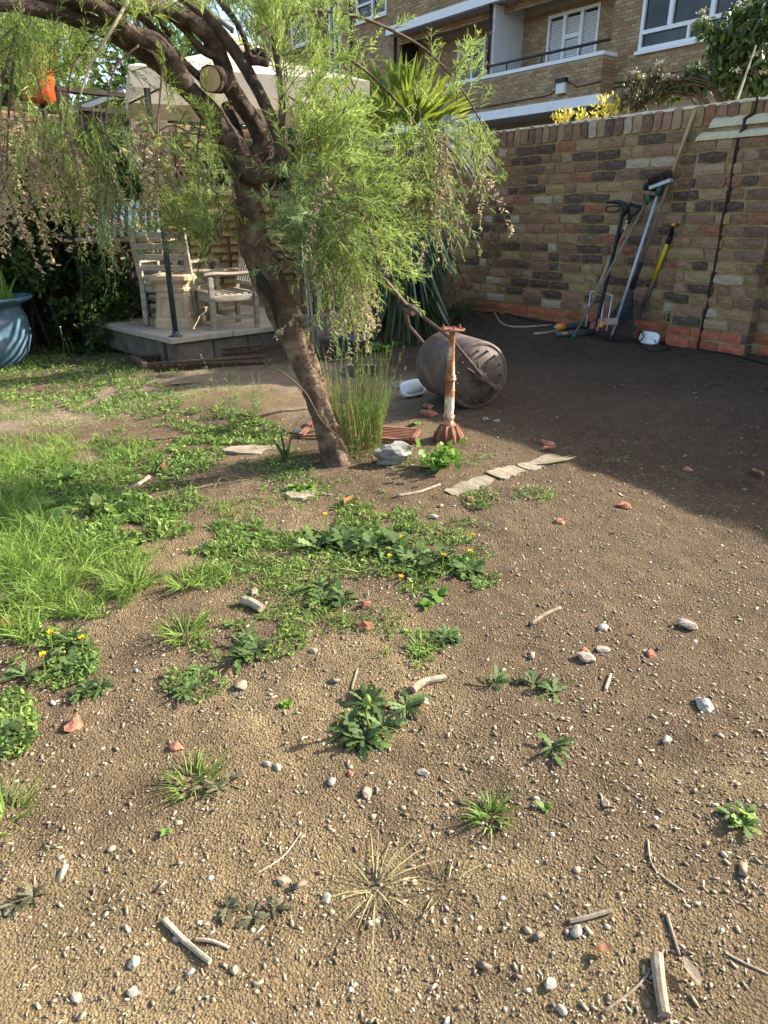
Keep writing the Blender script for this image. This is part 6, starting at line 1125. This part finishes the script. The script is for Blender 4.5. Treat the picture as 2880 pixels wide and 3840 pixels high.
for (cx, cy, rx, ry, n, L) in [(150, 830, 170, 60, 1500, .05), (280, 870, 120, 40, 700, .045), (460, 925, 120, 35, 1100, .04), (560, 935, 60, 25, 450, .035), (330, 1000, 130, 40, 700, .04), (230, 1120, 150, 60, 1000, .05), (110, 1050, 120, 50, 700, .05), (470, 1165, 110, 40, 800, .03), (620, 1150, 90, 40, 500, .03), (780, 1130, 130, 45, 900, .028), (860, 1190, 170, 60, 900, .028), (680, 1250, 120, 40, 500, .025), (600, 1000, 80, 40, 250, .03), (1040, 1085, 40, 20, 110, .03), (1150, 1082, 50, 18, 110, .025), (1010, 1140, 60, 20, 110, .025), (1040, 1000, 60, 15, 120, .02), (900, 1010, 60, 20, 160, .025), (740, 1060, 100, 30, 120, .025), (110, 1420, 110, 60, 450, .03), (540, 1390, 130, 50, 400, .025), (880, 1400, 60, 30, 200, .02), (800, 1350, 90, 30, 160, .02), (950, 1250, 130, 50, 500, .028), (170, 680, 120, 40, 700, .06), (60, 710, 80, 40, 400, .05), (230, 740, 80, 20, 400, .04), (480, 750, 90, 15, 250, .035), (830, 735, 50, 20, 300, .035), (600, 790, 60, 12, 150, .03), (60, 760, 90, 40, 600, .05), (350, 990, 60, 20, 200, .05), (1330, 1000, 40, 10, 40, .02), (640, 1050, 80, 30, 200, .025), (20, 1560, 60, 80, 250, .03), (300, 1080, 140, 50, 500, .035), (180, 1180, 130, 50, 500, .04), (560, 1200, 130, 50, 450, .026), (1000, 1200, 90, 40, 200, .022), (420, 1360, 110, 40, 260, .022), (620, 1310, 120, 40, 260, .022), (420, 1480, 70, 35, 140, .022), (780, 1560, 60, 30, 80, .02), (400, 980, 90, 35, 420, .035), (250, 800, 150, 40, 600, .04)]:
    P = patch(cx, cy, rx, ry, int(n*3.0)); N = len(P); L = L*.72; D = np.c_[rng.normal(0, .8, (N, 2)), rng.uniform(.1, 1.2, N)]; l = L*rng.uniform(.4, 1.2, N); blades(wm, P+np.c_[np.zeros((N, 2)), rng.uniform(0, L*.6, N)], D, l, l*rng.uniform(.2, .5, N), np.c_[rng.normal(0, .15, (N, 2)), -rng.uniform(0, .5, N)], (.25, 1, .5, .8), side=np.c_[rng.normal(size=(N, 2)), np.zeros(N)])
wm.build('weeds', M['weed'], None, kind='stuff'); tag(bpy.data.objects['weeds'], 'low mixed weeds covering the soil', 'weeds')
# daisies and clover heads near the pot
e = thing('tall_seed_stalk', 'thin weed stalks with white heads beside the blue pot', 'weed', G(255, 1330))
for (x, y, h) in ((240, 1345, .3), (262, 1330, .15), (280, 1330, .16), (430, 1290, .22), (535, 1330, .1), (470, 1310, .2)):
    g = G(x, y); m = MB(); t = g+np.array([rng.normal(0, .03), 0, h]); m.tube([g, (g+t)/2+[.01, 0, 0], t], .0028, 5, True, None, 3); st = m.build('stalk', M['shoot'], e); m = MB(); m.lathe(t, [(.004, 0), (.009, .006), (.004, .013)], 8); m.build('head', M['petal'], st)
def scatter(n, ymax, pw, wood=False):
    u = rng.uniform(0, 1, n); y = .42+(ymax-.42)*u**pw; x = rng.uniform(-1, 1, n)*(.12+y*.66); return x, y
m = MB(); v, f = I1; v = np.array(v); n = 15000; x, y = scatter(n, 4.3, 1.15); q = WN[0]*x+WN[1]*y; keep = (rng.uniform(size=n) < 1-.75*ss(2.4, 3.0, q)) & (n2(x, y, .25, 41)+.5 > rng.uniform(0, .75, n)); x = x[keep]; y = y[keep]; n = len(x)
r = .0011+.0034*rng.uniform(0, 1, n)**7+.0008*rng.uniform(size=n); r[:170] = rng.uniform(.004, .0075, 170); z = gfull(x, y); S = np.c_[r*rng.uniform(.9, 1.7, n), r*rng.uniform(.7, 1.2, n), r*rng.uniform(.45, .8, n)]; a = rng.uniform(0, 6.28, n); jit = 1+rng.uniform(-.32, .32, (n, len(v), 1)); W_ = v[None]*jit*S[:, None]; c, s = np.cos(a)[:, None], np.sin(a)[:, None]
W_ = np.stack([W_[..., 0]*c-W_[..., 1]*s, W_[..., 0]*s+W_[..., 1]*c, W_[..., 2]], -1)+np.c_[x, y, z+r*.1][:, None]; m.many(W_, f); m.build('gravel', M['gravel'], None, kind='stuff'); tag(bpy.data.objects['gravel'], 'fine gravel and small pebbles strewn over the soil', 'gravel')
m = MB(); n = 190000; x, y = scatter(n, 4.8, .95); q = WN[0]*x+WN[1]*y; keep = (n2(x, y, .2, 51)*.8+n2(x, y, .06, 52)*.6+.62 > rng.uniform(0, 1, n)) & (rng.uniform(size=n) < 1-.6*ss(2.4, 3.2, q)); x = x[keep]; y = y[keep]; n = len(x); r = .0009+.0026*rng.uniform(0, 1, n)**4
v = np.array([[1, 0, -.2], [-.5, .86, -.2], [-.5, -.86, -.2], [0, 0, .9]]); W_ = v[None]*rng.uniform(.5, 1.5, (n, 4, 3))*r[:, None, None]; a = rng.uniform(0, 6.28, n); c, s = np.cos(a)[:, None], np.sin(a)[:, None]; W_ = np.stack([W_[..., 0]*c-W_[..., 1]*s, W_[..., 0]*s+W_[..., 1]*c, W_[..., 2]], -1)+np.c_[x, y, gfull(x, y)+.0004][:, None]
m.many(W_, [(0, 1, 3), (1, 2, 3), (2, 0, 3)]); m.build('soil_crumbs', M['crumb'], None, kind='stuff'); tag(bpy.data.objects['soil_crumbs'], 'loose crumbs of dry earth over the whole yard', 'soil')
m = MB(); n = 52000; x, y = scatter(n, 4.6, .95); q = WN[0]*x+WN[1]*y; keep = (n2(x, y, .3, 45)*.9+.55+.25*ss(0, .8, x) > rng.uniform(0, 1, n)) & (rng.uniform(size=n) < 1-.8*ss(2.4, 3.0, q)); x = x[keep]; y = y[keep]; n = len(x); z = gfull(x, y)
L = .0025+.011*rng.uniform(0, 1, n)**4.5+.003*rng.uniform(size=n); L[:420] *= 2.0; w = L*rng.uniform(.14, .45, n); h = w*.35; a = rng.uniform(0, 6.28, n); bx = np.array([[i, j, k] for i in (-1, 1) for j in (-1, 1) for k in (0, 1)], float); W_ = bx[None]*np.stack([L/2, w/2, h], -1)[:, None]; W_[:, ::2, 0] *= rng.uniform(.6, 1, (n, 1)); tl = rng.normal(0, .22, n)
W_[..., 2] += W_[..., 0]*tl[:, None]; c, s = np.cos(a)[:, None], np.sin(a)[:, None]; W_ = np.stack([W_[..., 0]*c-W_[..., 1]*s, W_[..., 0]*s+W_[..., 1]*c, W_[..., 2]], -1)+np.c_[x, y, z+.0008][:, None]
m.many(W_, [(0, 1, 3), (0, 3, 2), (4, 6, 7), (4, 7, 5), (0, 4, 5), (0, 5, 1), (2, 3, 7), (2, 7, 6), (1, 5, 7), (1, 7, 3)]); m.build('wood_chips', M['chips'], None, kind='stuff'); tag(bpy.data.objects['wood_chips'], 'pale wood chips and bark crumbs scattered on the soil', 'wood chips')
